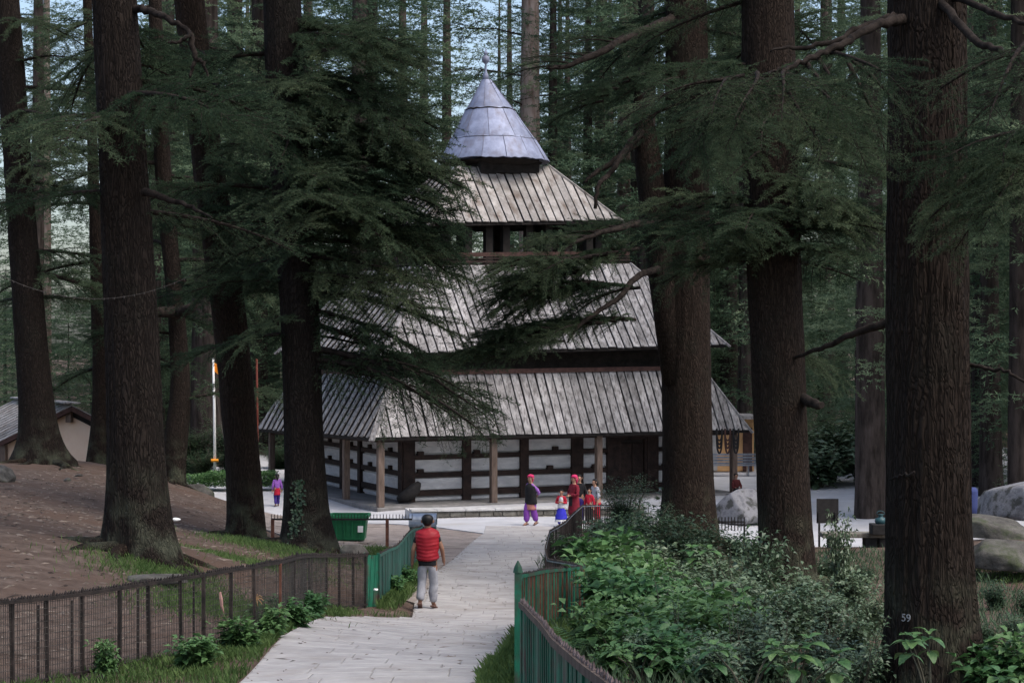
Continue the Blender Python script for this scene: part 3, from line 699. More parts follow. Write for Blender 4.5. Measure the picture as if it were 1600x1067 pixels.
def boughs(t, ax, d, y0, y1, n, az, L, pitch=(-18, 6), kind='b'):
    for i in range(n):
        py = y0+(y1-y0)*(i+rb.uniform(0, 1))/n
        add_bough(t, ax, zpx(py, d), rb.uniform(*az), rb.uniform(*L), rb.uniform(*pitch), kind)
# --- the trees of the foreground, from the left
t1, a1, _ = tree('cedar_tree', 'thick grey brown cedar leaning a little behind the left wire fence, nearest on the mound', [(0, 145, 212), (300, 158, 232), (600, 168, 250), (760, 170, 258), (860, 172, 264)], 28, 32, 3, 6.5, 1, segs=110, dz=.1, seed=1, flare=.5)
limb_tube(t1, [(205, 12, 28), (240, 20, 27.5), (265, 32, 27.2), (297, 52, 27), (280, 66, 26.8), (262, 66, 26.8)], [.07, .055, .045, .036, .028, .012])
limb_tube(t1, [(297, 52, 27), (304, 88, 27), (318, 100, 27), (324, 122, 27)], [.05, .04, .03, .01])
limb_tube(t1, [(304, 88, 27), (302, 105, 27), (296, 122, 27)], [.035, .03, .015])
limb_tube(t1, [(225, 300, 27.7), (255, 308, 27.3), (300, 325, 27), (330, 340, 26.6)], [.07, .05, .03, .01])
add_bough(t1, a1, zpx(185, 28), 262, 2.6, -12); add_bough(t1, a1, zpx(180, 28), 215, 2.2, -10); add_bough(t1, a1, zpx(150, 28), 315, 3.0, -6)
add_bough(t1, a1, zpx(175, 28), 340, 2.9, -4); add_bough(t1, a1, zpx(300, 28), 190, 2.4, -8); add_bough(t1, a1, zpx(330, 28), 10, 2.6, -8, 't'); add_bough(t1, a1, zpx(120, 28), 20, 2.6, -10)
boughs(t1, a1, 28, 0, 130, 3, (60, 120), (2.5, 3.4))
t2, a2, _ = tree('cedar_tree', 'dark cedar with spread roots before the peach hut at the far left', [(0, -10, 30), (350, 12, 56), (600, 28, 80), (680, 33, 88), (724, 35, 92)], 56, 38, 3, 14, .8, segs=56, seed=2, flare=.6, dz=.2)
boughs(t2, a2, 56, 20, 500, 9, (-30, 40), (2.6, 4.2)); boughs(t2, a2, 56, 20, 480, 5, (150, 330), (2.5, 4))
t3, a3, _ = tree('cedar_tree', 'slim dark cedar at the right end of the peach hut', [(0, 130, 143), (300, 138, 155), (600, 146, 171), (700, 140, 172), (722, 135, 172)], 62, 38, 3, 19, .5, segs=40, seed=3, flare=.5)
boughs(t3, a3, 62, 160, 600, 10, (-40, 220), (2.8, 4.4))
t4, a4, _ = tree('cedar_tree', 'slender dark cedar with a hooked limb between the two leaning trunks', [(0, 232, 252), (100, 235, 257), (300, 244, 270), (500, 264, 290), (620, 268, 298), (690, 252, 294), (745, 254, 284)], 58, 38, 3, 17, .6, segs=40, seed=4, flare=.35)
limb_tube(t4, [(270, 487, 57.5), (240, 486, 57), (236, 470, 57)], [.2, .15, .06]); limb_tube(t4, [(280, 488, 57.5), (300, 480, 57), (310, 462, 57)], [.2, .16, .05])
boughs(t4, a4, 58, 520, 660, 3, (-30, 200), (2.4, 3.6)); boughs(t4, a4, 58, 0, 460, 22, (0, 360), (2.6, 4.4))
t5, a5, _ = tree('cedar_tree', 'cedar leaning strongly to the left on the edge of the mound', [(0, 272, 320), (100, 283, 330), (300, 305, 355), (500, 333, 385), (700, 352, 405), (800, 356, 412), (845, 360, 415)], 43, 36, 0, 12.5, .85, segs=72, dz=.14, seed=5, flare=.45)
boughs(t5, a5, 43, 60, 480, 13, (-60, 60), (2.2, 3.8)); boughs(t5, a5, 43, 60, 460, 11, (180, 330), (2, 3.2))
t6, a6, _ = tree('cedar_tree', 'stout cedar with ivy at its foot beside the green dumpster', [(0, 413, 470), (100, 415, 475), (300, 425, 485), (500, 440, 500), (700, 445, 505), (800, 445, 512), (855, 446, 518)], 40, 36, 2, 13, .85, segs=80, dz=.14, seed=6, flare=.4)
boughs(t6, a6, 40, 20, 510, 27, (-40, 25), (2.7, 3.8), (-20, 2)); boughs(t6, a6, 40, 80, 520, 14, (150, 300), (1.8, 3.4)); boughs(t6, a6, 40, 120, 440, 7, (255, 320), (2, 3))
add_bough(t6, a6, zpx(545, 40), -6, 4.4, -13, 'b', 0); add_bough(t6, a6, zpx(570, 40), -14, 4.3, -12, 't', 2); add_bough(t6, a6, zpx(560, 40), -20, 4.0, -12, 't', 1); add_bough(t6, a6, zpx(520, 40), 5, 3.4, -8, 'd', 0)
for k_, (px_, py_) in enumerate(((600, 560), (630, 570), (655, 580), (680, 590), (640, 600), (610, 590), (665, 610))):
    p_ = W(px_, py_, 39.2-.1*k_); add_bough(t6, (lambda z, p=p_: p), 0, rb.uniform(-25, 10), rb.uniform(1.3, 1.9), rb.uniform(-38, -14), 't', None, rb.uniform(25, 70)*rb.choice((-1, 1)))
add_bough(t6, a6, zpx(560, 40), -10, 2.6, -15, 'd', 1)
boughs(t6, a6, 40, 190, 350, 7, (-12, 12), (3.6, 4.0), (-14, 0)); boughs(t6, a6, 40, 60, 190, 4, (-15, 10), (3.0, 3.5), (-12, 2))
# right hand trees
t7, a7, _ = tree('cedar_tree', 'forked cedar before the right half of the temple front', [(0, 1040, 1104), (200, 1040, 1108), (400, 1034, 1108), (600, 1034, 1110), (760, 1036, 1114), (815, 1034, 1120)], 44, 36, 1, 10.5, .85, segs=84, dz=.14, seed=7, flare=.35)
tr2 = MB(); 
def stem2(pts, rad, t, d):
    P = [W(p[0], p[1], d-.35) for p in pts]; MB().tube(P, rad, 20).build('side_trunk', M['bark'], t, smooth=True)
stem2([(1048, 600), (1036, 450), (1024, 350), (1014, 265), (1007, 205), (1000, 165), (994, 140)], [.2, .32, .34, .33, .28, .18, .04], t7, 44)
limb_tube(t7, [(1035, 345, 43.6), (1000, 350, 42.5), (960, 358, 41.5), (915, 372, 41), (880, 392, 40.6)], [.11, .09, .07, .05, .02])
limb_tube(t7, [(1010, 200, 43.6), (985, 225, 43), (965, 255, 42.5), (950, 275, 42.4), (935, 290, 42), (930, 325, 42)], [.11, .09, .07, .06, .05, .04])
limb_tube(t7, [(1005, 215, 43.6), (960, 250, 43), (925, 275, 42.6), (912, 285, 42.5)], [.1, .08, .05, .02])
limb_tube(t7, [(1050, 30, 43.6), (990, 55, 42), (930, 85, 41), (880, 105, 40.5), (850, 108, 40.3)], [.12, .1, .08, .05, .02])
def limb_boughs(t, pts, n, L, kind='b', pitch=(-22, -2), az=(140, 230)):
    """foliage sprays set along a bare limb given by photo points"""
    P = [W(*p) for p in pts]
    for i in range(n):
        s = (i+rb.uniform(0, 1))/n*(len(P)-1); k = min(int(s), len(P)-2); p = P[k].lerp(P[k+1], s-k)
        add_bough(t, lambda z, p=p: p, 0, rb.uniform(*az), rb.uniform(*L), rb.uniform(*pitch), kind)
limb_boughs(t7, [(985, 55, 42), (920, 88, 41), (875, 104, 40.4)], 7, (1.0, 1.7), 't', (-10, 4), (165, 215)); limb_boughs(t7, [(1020, 110, 43), (970, 135, 42), (940, 160, 42)], 7, (1.2, 1.9))
limb_boughs(t7, [(1010, 385, 43), (930, 400, 41), (880, 405, 40.5)], 11, (1.6, 2.6)); limb_boughs(t7, [(1010, 450, 43), (930, 440, 41.5), (850, 450, 41)], 14, (1.6, 2.5)); limb_boughs(t7, [(1000, 500, 43), (920, 505, 41.5), (830, 525, 41)], 11, (1.5, 2.2), 'b', (-12, 4))
limb_boughs(t7, [(960, 500, 42), (860, 520, 41.2), (800, 535, 41)], 9, (1.3, 2.0), 'b', (-14, 2)); limb_boughs(t7, [(900, 530, 41.3), (820, 545, 41), (760, 560, 40.8)], 7, (1.2, 1.8), 'b', (-10, 4)); limb_boughs(t7, [(930, 420, 41.5), (850, 440, 41)], 7, (1.4, 2.2), 'b', (-10, 4))
limb_boughs(t7, [(1010, 345, 43), (950, 358, 41.6), (905, 375, 41)], 8, (1.1, 1.7), 'b', (-12, 4), (150, 220))
limb_tube(t7, [(1036, 420, 43.6), (1000, 430, 42.5), (960, 470, 41.8), (915, 500, 41.4), (885, 535, 41.2)], [.1, .08, .06, .05, .02])
boughs(t7, a7, 44, -30, 230, 7, (-40, 60), (2.4, 3.4)); boughs(t7, a7, 44, 0, 130, 7, (150, 215), (1.6, 2.4), (-24, -6)); boughs(t7, a7, 44, -40, 40, 3, (20, 160), (2.4, 3.4)); boughs(t7, a7, 44, 110, 220, 4, (225, 310), (1.8, 2.8), (-30, -8))
t8, a8, _ = tree('cedar_tree', 'brown cedar with a short stub branch, second trunk from the right', [(0, 1160, 1238), (200, 1160, 1245), (450, 1168, 1252), (700, 1182, 1262), (850, 1188, 1270), (890, 1190, 1272)], 35, 36, 2, 13, .85, segs=96, dz=.12, seed=8, flare=.35)
limb_tube(t8, [(1250, 622, 34.8), (1268, 628, 34.4), (1284, 634, 34)], [.13, .1, .06]); limb_tube(t8, [(1240, 560, 34.6), (1290, 540, 33.8), (1340, 520, 33.2), (1392, 502, 32.6)], [.03, .05, .07, .09])
boughs(t8, a8, 35, 300, 420, 11, (165, 260), (1.8, 2.7), (-10, 4)); boughs(t8, a8, 35, 290, 400, 10, (-80, 10), (1.8, 2.4), (-10, 4)); boughs(t8, a8, 35, -20, 260, 8, (-30, 200), (2.0, 3.2)); boughs(t8, a8, 35, 100, 220, 4, (150, 400), (1.8, 2.6)); boughs(t8, a8, 35, 180, 330, 4, (225, 320), (1.6, 2.4), (-35, -10))
boughs(t8, a8, 35, 380, 560, 3, (40, 140), (2.2, 3))
t9, a9, r9 = tree('cedar_tree', 'largest nearest cedar trunk on the right with the white painted number 59', [(0, 1388, 1508), (500, 1386, 1511), (800, 1386, 1515), (950, 1385, 1523), (1067, 1384, 1533), (1090, 1384, 1535)], 20, 30, 3, 6.5, .8, segs=190, dz=.06, seed=9, flare=.25, ridge=.034)
limb_tube(t9, [(1410, 30, 19.7), (1370, 40, 19.2), (1335, 60, 18.9), (1290, 82, 18.6), (1240, 104, 18.3), (1205, 112, 18.2)], [.065, .05, .042, .036, .028, .012])
limb_tube(t9, [(1400, 25, 19.7), (1350, 42, 19.5), (1300, 65, 19.3), (1250, 75, 19.2), (1200, 80, 19)], [.045, .036, .03, .024, .01])
limb_tube(t9, [(1470, 5, 19.6), (1520, 60, 18.8), (1560, 80, 18.4), (1610, 100, 18)], [.05, .042, .035, .025]); limb_tube(t9, [(1490, -5, 19.6), (1560, 22, 18.8), (1620, 40, 18.4)], [.04, .035, .02])
limb_tube(t9, [(1510, 570, 19.9), (1545, 575, 19.7), (1575, 582, 19.5), (1605, 600, 19.4)], [.025, .022, .018, .015]); limb_tube(t9, [(1390, 748, 19.8), (1408, 742, 19.6), (1428, 738, 19.4)], [.012, .014, .016])
limb_boughs(t9, [(1330, 70, 18.9), (1240, 110, 18.3), (1190, 120, 18.2)], 8, (1.0, 1.6), 'b', (-50, -22), (150, 330)); limb_boughs(t9, [(1240, 110, 18.3), (1180, 115, 18.2), (1130, 125, 18)], 8, (1.0, 1.5), 't', (-45, -14), (150, 300))
limb_boughs(t9, [(1360, 90, 19), (1300, 100, 18.6)], 4, (1.0, 1.5), 't', (-60, -30), (200, 330))
limb_boughs(t9, [(1600, 200, 18), (1660, 220, 18)], 10, (1.2, 1.8), 'b', (-40, -10), (120, 260)); limb_boughs(t9, [(1600, 60, 18), (1680, 80, 18)], 4, (1.2, 1.8), 't', (-40, -10), (150, 230))
# number painted on the bark
fc = bpy.data.curves.new('painted_number', 'FONT'); fc.body = '59'; fc.size = .12; fc.extrude = .004; fc.align_x = 'CENTER'
M['paint'] = mat('paint', (.38, .38, .37), (.08, .075, .07), scale=30, ramp=(.45, .7))
fc.materials.append(M['paint'])
o = bpy.data.objects.new('tmp_number', fc); COL.objects.link(o); bpy.context.view_layer.update(); me = bpy.data.meshes.new_from_object(o.evaluated_get(bpy.context.evaluated_depsgraph_get())); bpy.data.objects.remove(o)
o = obj('painted_number', me, t9)
zz = zpx(962, 20); pc = a9(zz); rr = r9(zz)+.035; th = R(-90-43)
o.location = pc+Vector((rr*math.cos(th), rr*math.sin(th), 0))-wloc(t9); o.rotation_euler = (R(90), 0, th+R(90))
# --- trees standing behind and beside the temple that can be told apart
FAR = [('pale red barked conifer behind the spire', [(0, 815, 842), (210, 812, 844), (700, 808, 850)], 92, 'bark_pale', 1, 15, 1.0),
       ('pale slim conifer trunk right of the upper roof', [(0, 968, 982), (330, 964, 986), (700, 960, 990)], 98, 'bark_pale', 0, 14, .95),
       ('pale slim trunk seen between the two leftmost dark cedars', [(0, 68, 78), (490, 62, 80), (720, 60, 82)], 90, 'bark_pale', 3, 12, .9),
       ('broad greyish trunk behind the white flag pole', [(0, 305, 340), (500, 300, 346), (730, 296, 350)], 84, 'bark_far', 1, 9, 1),
       ('dark trunk seen just left of the largest right cedar', [(0, 1345, 1375), (450, 1338, 1380), (760, 1336, 1384)], 62, 'bark_far', 0, 8, .9),
       ('dark narrow trunk near the right edge of the view', [(0, 1536, 1558), (450, 1532, 1560), (760, 1530, 1566)], 66, 'bark_far', 3, 6, .9),
       ('dark trunk at the very right edge of the view', [(0, 1580, 1604), (450, 1578, 1606), (760, 1574, 1610)], 58, 'bark_far', 1, 9, .9),
       ('dim trunk between the second right cedar and the temple eave', [(0, 1128, 1150), (450, 1126, 1152), (700, 1124, 1154)], 94, 'bark_far', 2, 7, .95)]
for lab, st, d, mt, cr, c0, cs in FAR:
    t, ax, _ = tree('conifer_tree', lab, st, d, 38, cr, c0-6, cs, segs=24, dz=.6, matn=mt, seed=int(d)+len(lab), flare=.3, ridge=.02)
    if 'spire' in lab:
        for az, py in ((200, 120), (170, 60), (215, 170), (10, 150)): add_bough(t, ax, zpx(py, d), az, 4.5, 5, 'd')
# --- the forest beyond
def far_trunk():
    mb = MB(); mb.tube([(0, 0, -1), (.05, 0, 0), (.05, .05, 8), (0, 0, 18), (.1, 0, 36)], [.55, .38, .33, .27, .05], 12)
    me = bpy.data.meshes.new('trunk'); me.from_pydata([tuple(v) for v in mb.v], [], mb.f); me.materials.append(M['bark_far'])
    me.polygons.foreach_set('use_smooth', [True]*len(me.polygons)); return me
FT = far_trunk(); rf = random.Random(8); placed = []
FLAB = [(f'tall dim conifer of the far forest {w}', 'tree', f'far conifers {w}') for w in ('behind the dark left trunks', 'beyond the temple roofs', 'beyond the large right trunks')]
def far_tree(x, y, s):
    t = empty('forest_tree', (x, y, gz(x, y)), *FLAB[0 if x/y < -.1 else (1 if x/y < .1 else 2)])
    obj('trunk', FT, t, (0, 0, 0), (0, 0, rf.uniform(0, 6)), s*rf.uniform(.85, 1.15))
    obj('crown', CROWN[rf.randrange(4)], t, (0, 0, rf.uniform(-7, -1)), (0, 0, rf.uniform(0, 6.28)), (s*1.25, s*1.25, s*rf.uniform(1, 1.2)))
tries = 0
for x, d, s in ((18.6, 60, 1.05), (22, 70, 1.1), (26, 82, 1.1)):  # conifers added just past the right edge so their canopy darkens that side
    t = empty('forest_tree', (x, d, gz(x, d)), 'dark conifer with boughs reaching in at the right edge of the view', 'tree', 'conifers at the right edge')
    obj('trunk', FT, t, (0, 0, 0), (0, 0, 0), 1.1); obj('crown', CROWN[rf.randrange(3)], t, (0, 0, rf.uniform(-2, 1)), (0, 0, rf.uniform(0, 6)), (s*1.2, s*1.2, s))
while len(placed) < 72 and tries < 4000:
    tries += 1
    d = rf.uniform(88, 165); x = rf.uniform(-.33, .33)*d
    if any((x-a)**2+(d-b)**2 < 4.4**2 for a, b in placed): continue
    if x/d < -.215 and sum(1 for a, b in placed if a/b < -.215) > 1: continue
    placed.append((x, d)); far_tree(x, d, rf.uniform(.95, 1.3))
for x, d in ((-22, 84), (-17, 86), (20, 78), (22, 66), (18, 70), (25, 74), (17.5, 84), (24, 58)):
    far_tree(x+rf.uniform(-1, 1), d, rf.uniform(.85, 1.1))

YL = [(f'young bushy conifer {w}', 'tree', f'young conifers {w}') for w in ('low in the far left forest', 'low behind the temple', 'low in the forest at right')]
for k in range(48):
    side = k % 3; x, d = ((rf.uniform(-30, -13), rf.uniform(76, 100)), (rf.uniform(-12, 15), rf.uniform(90, 104)), (rf.uniform(15, 28), rf.uniform(66, 98)))[side]
    if side == 0 and k % 2 == 0: continue
    if side == 0 and x/d > -.17 and d < 80: d = 84
    t = empty('young_conifer', (x, d, gz(x, d)), *YL[side]); s = rf.uniform(.28, .5)
    obj('trunk', FT, t, (0, 0, 0), (0, 0, 0), (s*.6, s*.6, s*.8)); obj('crown', CROWN[rf.choice((0, 2))], t, (0, 0, -3.2*s), (0, 0, rf.uniform(0, 6.28)), (s*1.15, s*1.15, s))

for x, y, cr in ((9, -5, 1), (15, 5, 0), (4.5, -15, 2), (20, -12, 1), (-9, -7, 0), (12, -22, 2)):  # out-of-view cedars added to shade the right trunks and the foreground
    t = empty('forest_tree', (x, y, gz(x, y)), 'tall cedar of the same forest standing behind the viewpoint', 'tree', 'cedars behind the viewpoint')
    obj('trunk', FT, t, (0, 0, 0), (0, 0, 0), 1.1); obj('crown', CROWN[cr], t, (0, 0, 4), (0, 0, rf.uniform(0, 6)), (1.2, 1.2, 1))

for x, d in ((-26, 92), (-24.2, 88), (-22.3, 95), (-27.5, 97), (-20.6, 90), (-25, 101), (-29, 104), (-18.8, 94)):
    t = empty('young_conifer', (x, d, gz(x, d)), *YL[0]); s = rf.uniform(.26, .34)
    obj('trunk', FT, t, (0, 0, 0), (0, 0, 0), (s*.6, s*.6, s*.8)); obj('crown', CROWN[rf.choice((0, 2))], t, (0, 0, -3.2*s), (0, 0, rf.uniform(0, 6.28)), (s*1.5, s*1.5, s))
HAZE = 0
# ------------------------------------------------------------------ hut, fences, bins, rocks
def hut():
    d = 64; ap = W(112, 634, d); U = Vector((.985, -.17, 0)).normalized(); V = Vector((-.5, .866, 0)).normalized()
    base = 6-4.75; t = empty('hut', (ap.x, ap.y, base), 'small peach walled hut with a grey plank gable roof behind the left trees', 'hut')
    def h(u, v, z): q = Vector((ap.x, ap.y, 0))+U*u+V*v; return Vector((q.x, q.y, z))
    zr = ap.z; hw = 2.75; ze = zr-1.3; Lh = 7
    b = MB(); pts = [(-hw+.35, base-.5), (hw-.35, base-.5), (hw-.35, ze+.12), (0, zr-.22), (-hw+.35, ze+.12)]
    b.add([h(u, .55, z) for u, z in pts]+[h(u, Lh, z) for u, z in pts], [(0, 1, 2, 3, 4), (9, 8, 7, 6, 5)]+[(i, (i+1) % 5, 5+(i+1) % 5, 5+i) for i in range(5)])
    b.build('wall', M['peach'], t)
    rr = random.Random(2)
    for s in (-1, 1):
        u = MB(); nv = Vector((0, 0, -.06))
        a = [h(0, 0, zr), h(s*hw, 0, ze), h(s*hw, Lh+.4, ze), h(0, Lh+.4, zr)]
        u.add(a+[p+nv for p in a], [(0, 1, 2, 3), (7, 6, 5, 4), (0, 4, 5, 1), (1, 5, 6, 2)])
        ro = u.build('roof', M['under'], t)
        n = 26
        for k in range(n):
            v0 = k*(Lh+.4)/n-.02; v1 = (k+1)*(Lh+.4)/n+.02; up = .07 if k % 2 else .03; e = rr.uniform(-.02, .06)
            q = [h(0, v0, zr+up), h(0, v1, zr+up), h(s*(hw+e), v1, ze+up-e*.47), h(s*(hw+e), v0, ze+up-e*.47)]; w = Vector((0, 0, -.03))
            MB().add(q+[p+w for p in q], [(0, 1, 2, 3), (7, 6, 5, 4), (0, 4, 5, 1), (1, 5, 6, 2), (2, 6, 7, 3), (3, 7, 4, 0)]).build('plank', M['plank_warm'], ro)
        MB().beam(h(0, .02, zr-.1), h(s*hw, .02, ze-.1), .07, .16).build('barge_board', M['redwood'], t)
        MB().beam(h(0, .5, zr-.2), h(s*hw, .5, ze-.2), .12, .2).build('rafter', M['under'], t)
    for s in (-1, 1): MB().beam(h(s*.14, -.05, zr+.1), h(s*.14, Lh+.4, zr+.1), .34, .05).build('ridge_board', M['plank'], t)
    MB().beam(h(0, .3, zr-.6), h(0, .3, zr-.1), .2, .2, up=U).build('king_post', M['post'], t)
    MB().beam(h(-hw+.25, .35, base-.4), h(-hw+.25, .35, ze), .22, .22, up=U).build('corner_post', M['post'], t)
hut()
def smooth_line(pts, step):
    P = [Vector((x, y, 0)) for x, y in pts]; out = []
    for i in range(len(P)-1):
        n = max(1, int((P[i+1]-P[i]).length/step))
        for k in range(n): out.append(P[i].lerp(P[i+1], k/n))
    out.append(P[-1]); return out
def ground_pt(p, h=0): return Vector((p.x, p.y, gz(p.x, p.y)+h))
def resample(line, step):
    L = [0]
    for a, b in zip(line, line[1:]): L.append(L[-1]+(b-a).length)
    s = np.arange(0, L[-1], step)
    X = np.interp(s, L, [p.x for p in line]); Y = np.interp(s, L, [p.y for p in line]); Z = gz_arr(X, Y)
    return [Vector(q) for q in zip(X, Y, Z)]
def spikes(pts, h, mat_, parent, rj, gap=.0, wd=.026, flat=.008, lift=0):
    b = MB()
    for i, p in enumerate(pts[:-1]):
        if rj.random() < gap: continue
        t = (pts[i+1]-p); t.z = 0; t.normalize(); n = Vector((-t.y, t.x, 0))
        z = h+lift; hh = rj.uniform(.045, .065)*(1.6 if rj.random() < .03 else 1); w = wd/2
        q = p+Vector((rj.uniform(-.004, .004), rj.uniform(-.004, .004), z-.02))
        b.add([q-t*w-n*flat, q+t*w-n*flat, q+t*w+n*flat, q-t*w+n*flat,
               q-t*w*.9-n*flat+Vector((0, 0, hh*.6)), q+t*w*.9-n*flat+Vector((0, 0, hh*.6)), q+t*w*.9+n*flat+Vector((0, 0, hh*.6)), q-t*w*.9+n*flat+Vector((0, 0, hh*.6)), q+Vector((0, 0, hh))],
              [(0, 1, 5, 4), (1, 2, 6, 5), (2, 3, 7, 6), (3, 0, 4, 7), (4, 5, 8), (5, 6, 8), (6, 7, 8), (7, 4, 8)])
    tag(b.build('spikes', mat_, parent), kind='stuff')
def strip(pts, z, w, h, mat_, name, parent):
    b = MB()
    for p, q in zip(pts, pts[1:]): b.beam(p+Vector((0, 0, z)), q+Vector((0, 0, z)), w, h)
    return b.build(name, mat_, parent)
def D(px, d): return ((px-800)/F*d, d)
rj = random.Random(31)
# left wire fence
H1 = .86
lf = [D(-60, 16.9), D(20, 17.6), D(186, 19), D(319, 20), D(398, 21), D(437, 22), D(465, 24.2), D(490, 26.4), D(510, 28), D(575, 29.8)]
fence = empty('wire_fence', ground_pt(Vector((*D(186, 19), 0))), 'rusty wire mesh fence with brown posts and spiked top rail along the left verge', 'fence')
line = smooth_line(lf, .3)
for px in (20, 74, 128, 186, 233, 283, 319, 360, 398, 437, 459, 484, 510, 530, 552, 570):
    dd = float(np.interp(px, [(p[0]*F/p[1]+800) for p in lf], [p[1] for p in lf])); p = ground_pt(Vector((*D(px, dd), 0)))
    MB().beam(p+Vector((0, 0, -.1)), p+Vector((rj.uniform(-.015, .015), 0, H1-.01)), .05, .035, up=(1, 0, 0)).build('post', M['rust' if px == 437 else 'iron'], fence)
s1 = resample(line, .25); strip(s1, H1, .04, .035, M['iron'], 'top_rail', fence); strip(s1, .05, .03, .03, M['iron'], 'bottom_rail', fence)
spikes(resample(line, .042), H1+.02, M['iron'], fence, rj, .04, .03)
b = MB()
for p in resample(line, .034):
    q = p+Vector((rj.uniform(-.004, .004), rj.uniform(-.004, .004), 0)); b.beam(q+Vector((0, 0, .04)), q+Vector((0, 0, H1)), .006, .005, up=(1, 0, 0))
for k in range(13):
    z = .06+k*.064
    for p, q in zip(s1, s1[1:]): b.beam(p+Vector((0, 0, z)), q+Vector((0, 0, z)), .005, .005)
tag(b.build('wire_mesh', M['wire'], fence), kind='stuff')
# leaning back stays of the same fence, seen through the mesh
for px in (60, 112, 216, 303):
    dd = float(np.interp(px, [(p[0]*F/p[1]+800) for p in lf], [p[1] for p in lf]))+.5; p = ground_pt(Vector((*D(px, dd), 0)))
    MB().beam(p+Vector((0, 0, -.1)), p+Vector((0, 0, H1-.12)), .035, .02, up=(1, 0, 0)).build('stay', M['iron'], fence)
p = ground_pt(Vector((*D(345, 20.2), 0)))
rag = MB(); rag.tube([p+Vector((0, -.05, .66)), p+Vector((.012, -.06, .58)), p+Vector((.02, -.06, .5)), p+Vector((.045, -.05, .42))], [.012, .022, .018, .004], 6)
tag(rag.build('rag', mat('rag', (.35, .2, .17)), None), 'faded pink rag tied to the wire fence', 'rag')
p = ground_pt(Vector((*D(402, 21.1), 0)))
rag = MB()
for k in range(9): a = k*.7; rag.tube([p+Vector((0, -.06, .5)), p+Vector((.05*math.cos(a), -.07, .5+.05*math.sin(a))), p+Vector((.09*math.cos(a), -.07, .47+.07*math.sin(a)))], [.006, .005, .002], 4)
tag(rag.build('string_tuft', mat('twine', (.4, .24, .12))), 'frayed brown string tuft knotted on a fence post', 'string')
# green corner gate and green sheet fence behind the boy
def board_fence(name, label, pts, H, pitch, wd, mt, railm, spikem, bare=0, gap=.02, spk=.042, under=None):
    ln = smooth_line(pts, .2); a0 = ground_pt(ln[len(ln)//2]); t = empty(name, a0, label, 'fence')
    B = resample(ln, pitch)
    for p, q in zip(B, B[1:]):
        v = (q-p); v.normalize(); n = Vector((-v.y, v.x, 0)).normalized()
        bz = rj.uniform(-.02, .03); hh = H-.01+rj.uniform(-.006, .006)
        if rj.random() < bare: continue
        c = p.lerp(q, .5); w = pitch*wd
        Mx = Matrix((v, n, Vector((0, 0, 1)))).transposed(); k = rj.uniform(-.008, .008)
        MB().box(c+n*k+Vector((0, 0, (hh+bz)/2+.01)), (w, .018, hh-bz), Mx).build('board', M[mt], t)
    S = resample(ln, .2)
    strip(S, H, .045 if railm != 'steel' else .03, .045 if railm != 'steel' else .022, M[railm], 'top_rail', t); strip(S, .12, .03, .04, M[mt], 'bottom_rail', t)
    spikes(resample(ln, spk), H+.02, M[spikem], t, rj, gap, spk*.75)
    return t, ln
gb = empty('green_gate', ground_pt(Vector((*D(580, 29.9), 0))), 'bright green sheet metal corner panel where the wire fence ends', 'gate')
a_, b_ = ground_pt(Vector((*D(571, 29.8), 0))), ground_pt(Vector((*D(591, 30.2), 0)))
for k in range(3):
    MB().beam(a_.lerp(b_, k/3+.02)+Vector((0, 0, .43)), a_.lerp(b_, (k+1)/3-.02)+Vector((0, 0, .43)), .015, .86).build('board', M['green_board'], gb)
MB().beam(a_+Vector((0, 0, -.1)), a_+Vector((0, 0, .9)), .05, .05, up=(1, 0, 0)).build('post', M['green_board'], gb); MB().beam(b_+Vector((0, 0, -.1)), b_+Vector((0, 0, .9)), .05, .05, up=(1, 0, 0)).build('post', M['green_board'], gb)
board_fence('sheet_fence', 'dark green sheet fence with spiked rail leading back past the boy', [D(592, 30.3), D(615, 33), D(640, 37), D(660, 41.5)], .84, .24, .95, 'green_sheet', 'green_sheet', 'iron', gap=.1)
# right fence: near corner, receding run, bulge and far run
t, ln = board_fence('picket_fence', 'weathered green board fence with spiked rail nearest the camera on the right', [(.47, 7.0), (.42, 7.7), (.352, 8.5), (.244, 10.2), (.193, 12), (.07, 14.9)], .9, .082, .95, 'green_board', 'post', 'old_picket', spk=.05, gap=.05)
MB().beam(ground_pt(Vector((.05, 15.0, 0)), -.1), ground_pt(Vector((.05, 15.0, 0)), 1.16), .06, .06, up=(1, 0, 0)).build('corner_post', M['green_board'], t)
b = MB(); p = ground_pt(Vector((.05, 15.0, 0)), 1.16); b.lathe([(.042, 0), (.03, .05), (.004, .1)], p, 8); b.build('post_cap', M['green_board'], t)
t, ln = board_fence('mesh_backed_fence', 'green mesh fence with rust brown uprights bulging away from the path on the right', [(.05, 15.1), (.08, 20), (.12, 24), (.68, 27), (1.16, 28.6)], .85, .13, .6, 'green_board', 'green_board', 'iron', gap=.06)
for p in resample(ln, .26):
    MB().beam(p+Vector((0, -.02, 0)), p+Vector((0, -.02, .83)), .03, .045, up=(1, 0, 0)).build('upright', M['rust'], t)
t, ln = board_fence('spiked_fence', 'dark iron fence curving beside the path up to the women', [(1.16, 28.7), (.62, 31), (.63, 34), (.82, 39), (1.27, 42.5), (2.0, 51), (3.4, 53.5)], .85, .12, .33, 'iron', 'steel', 'iron', gap=.1)
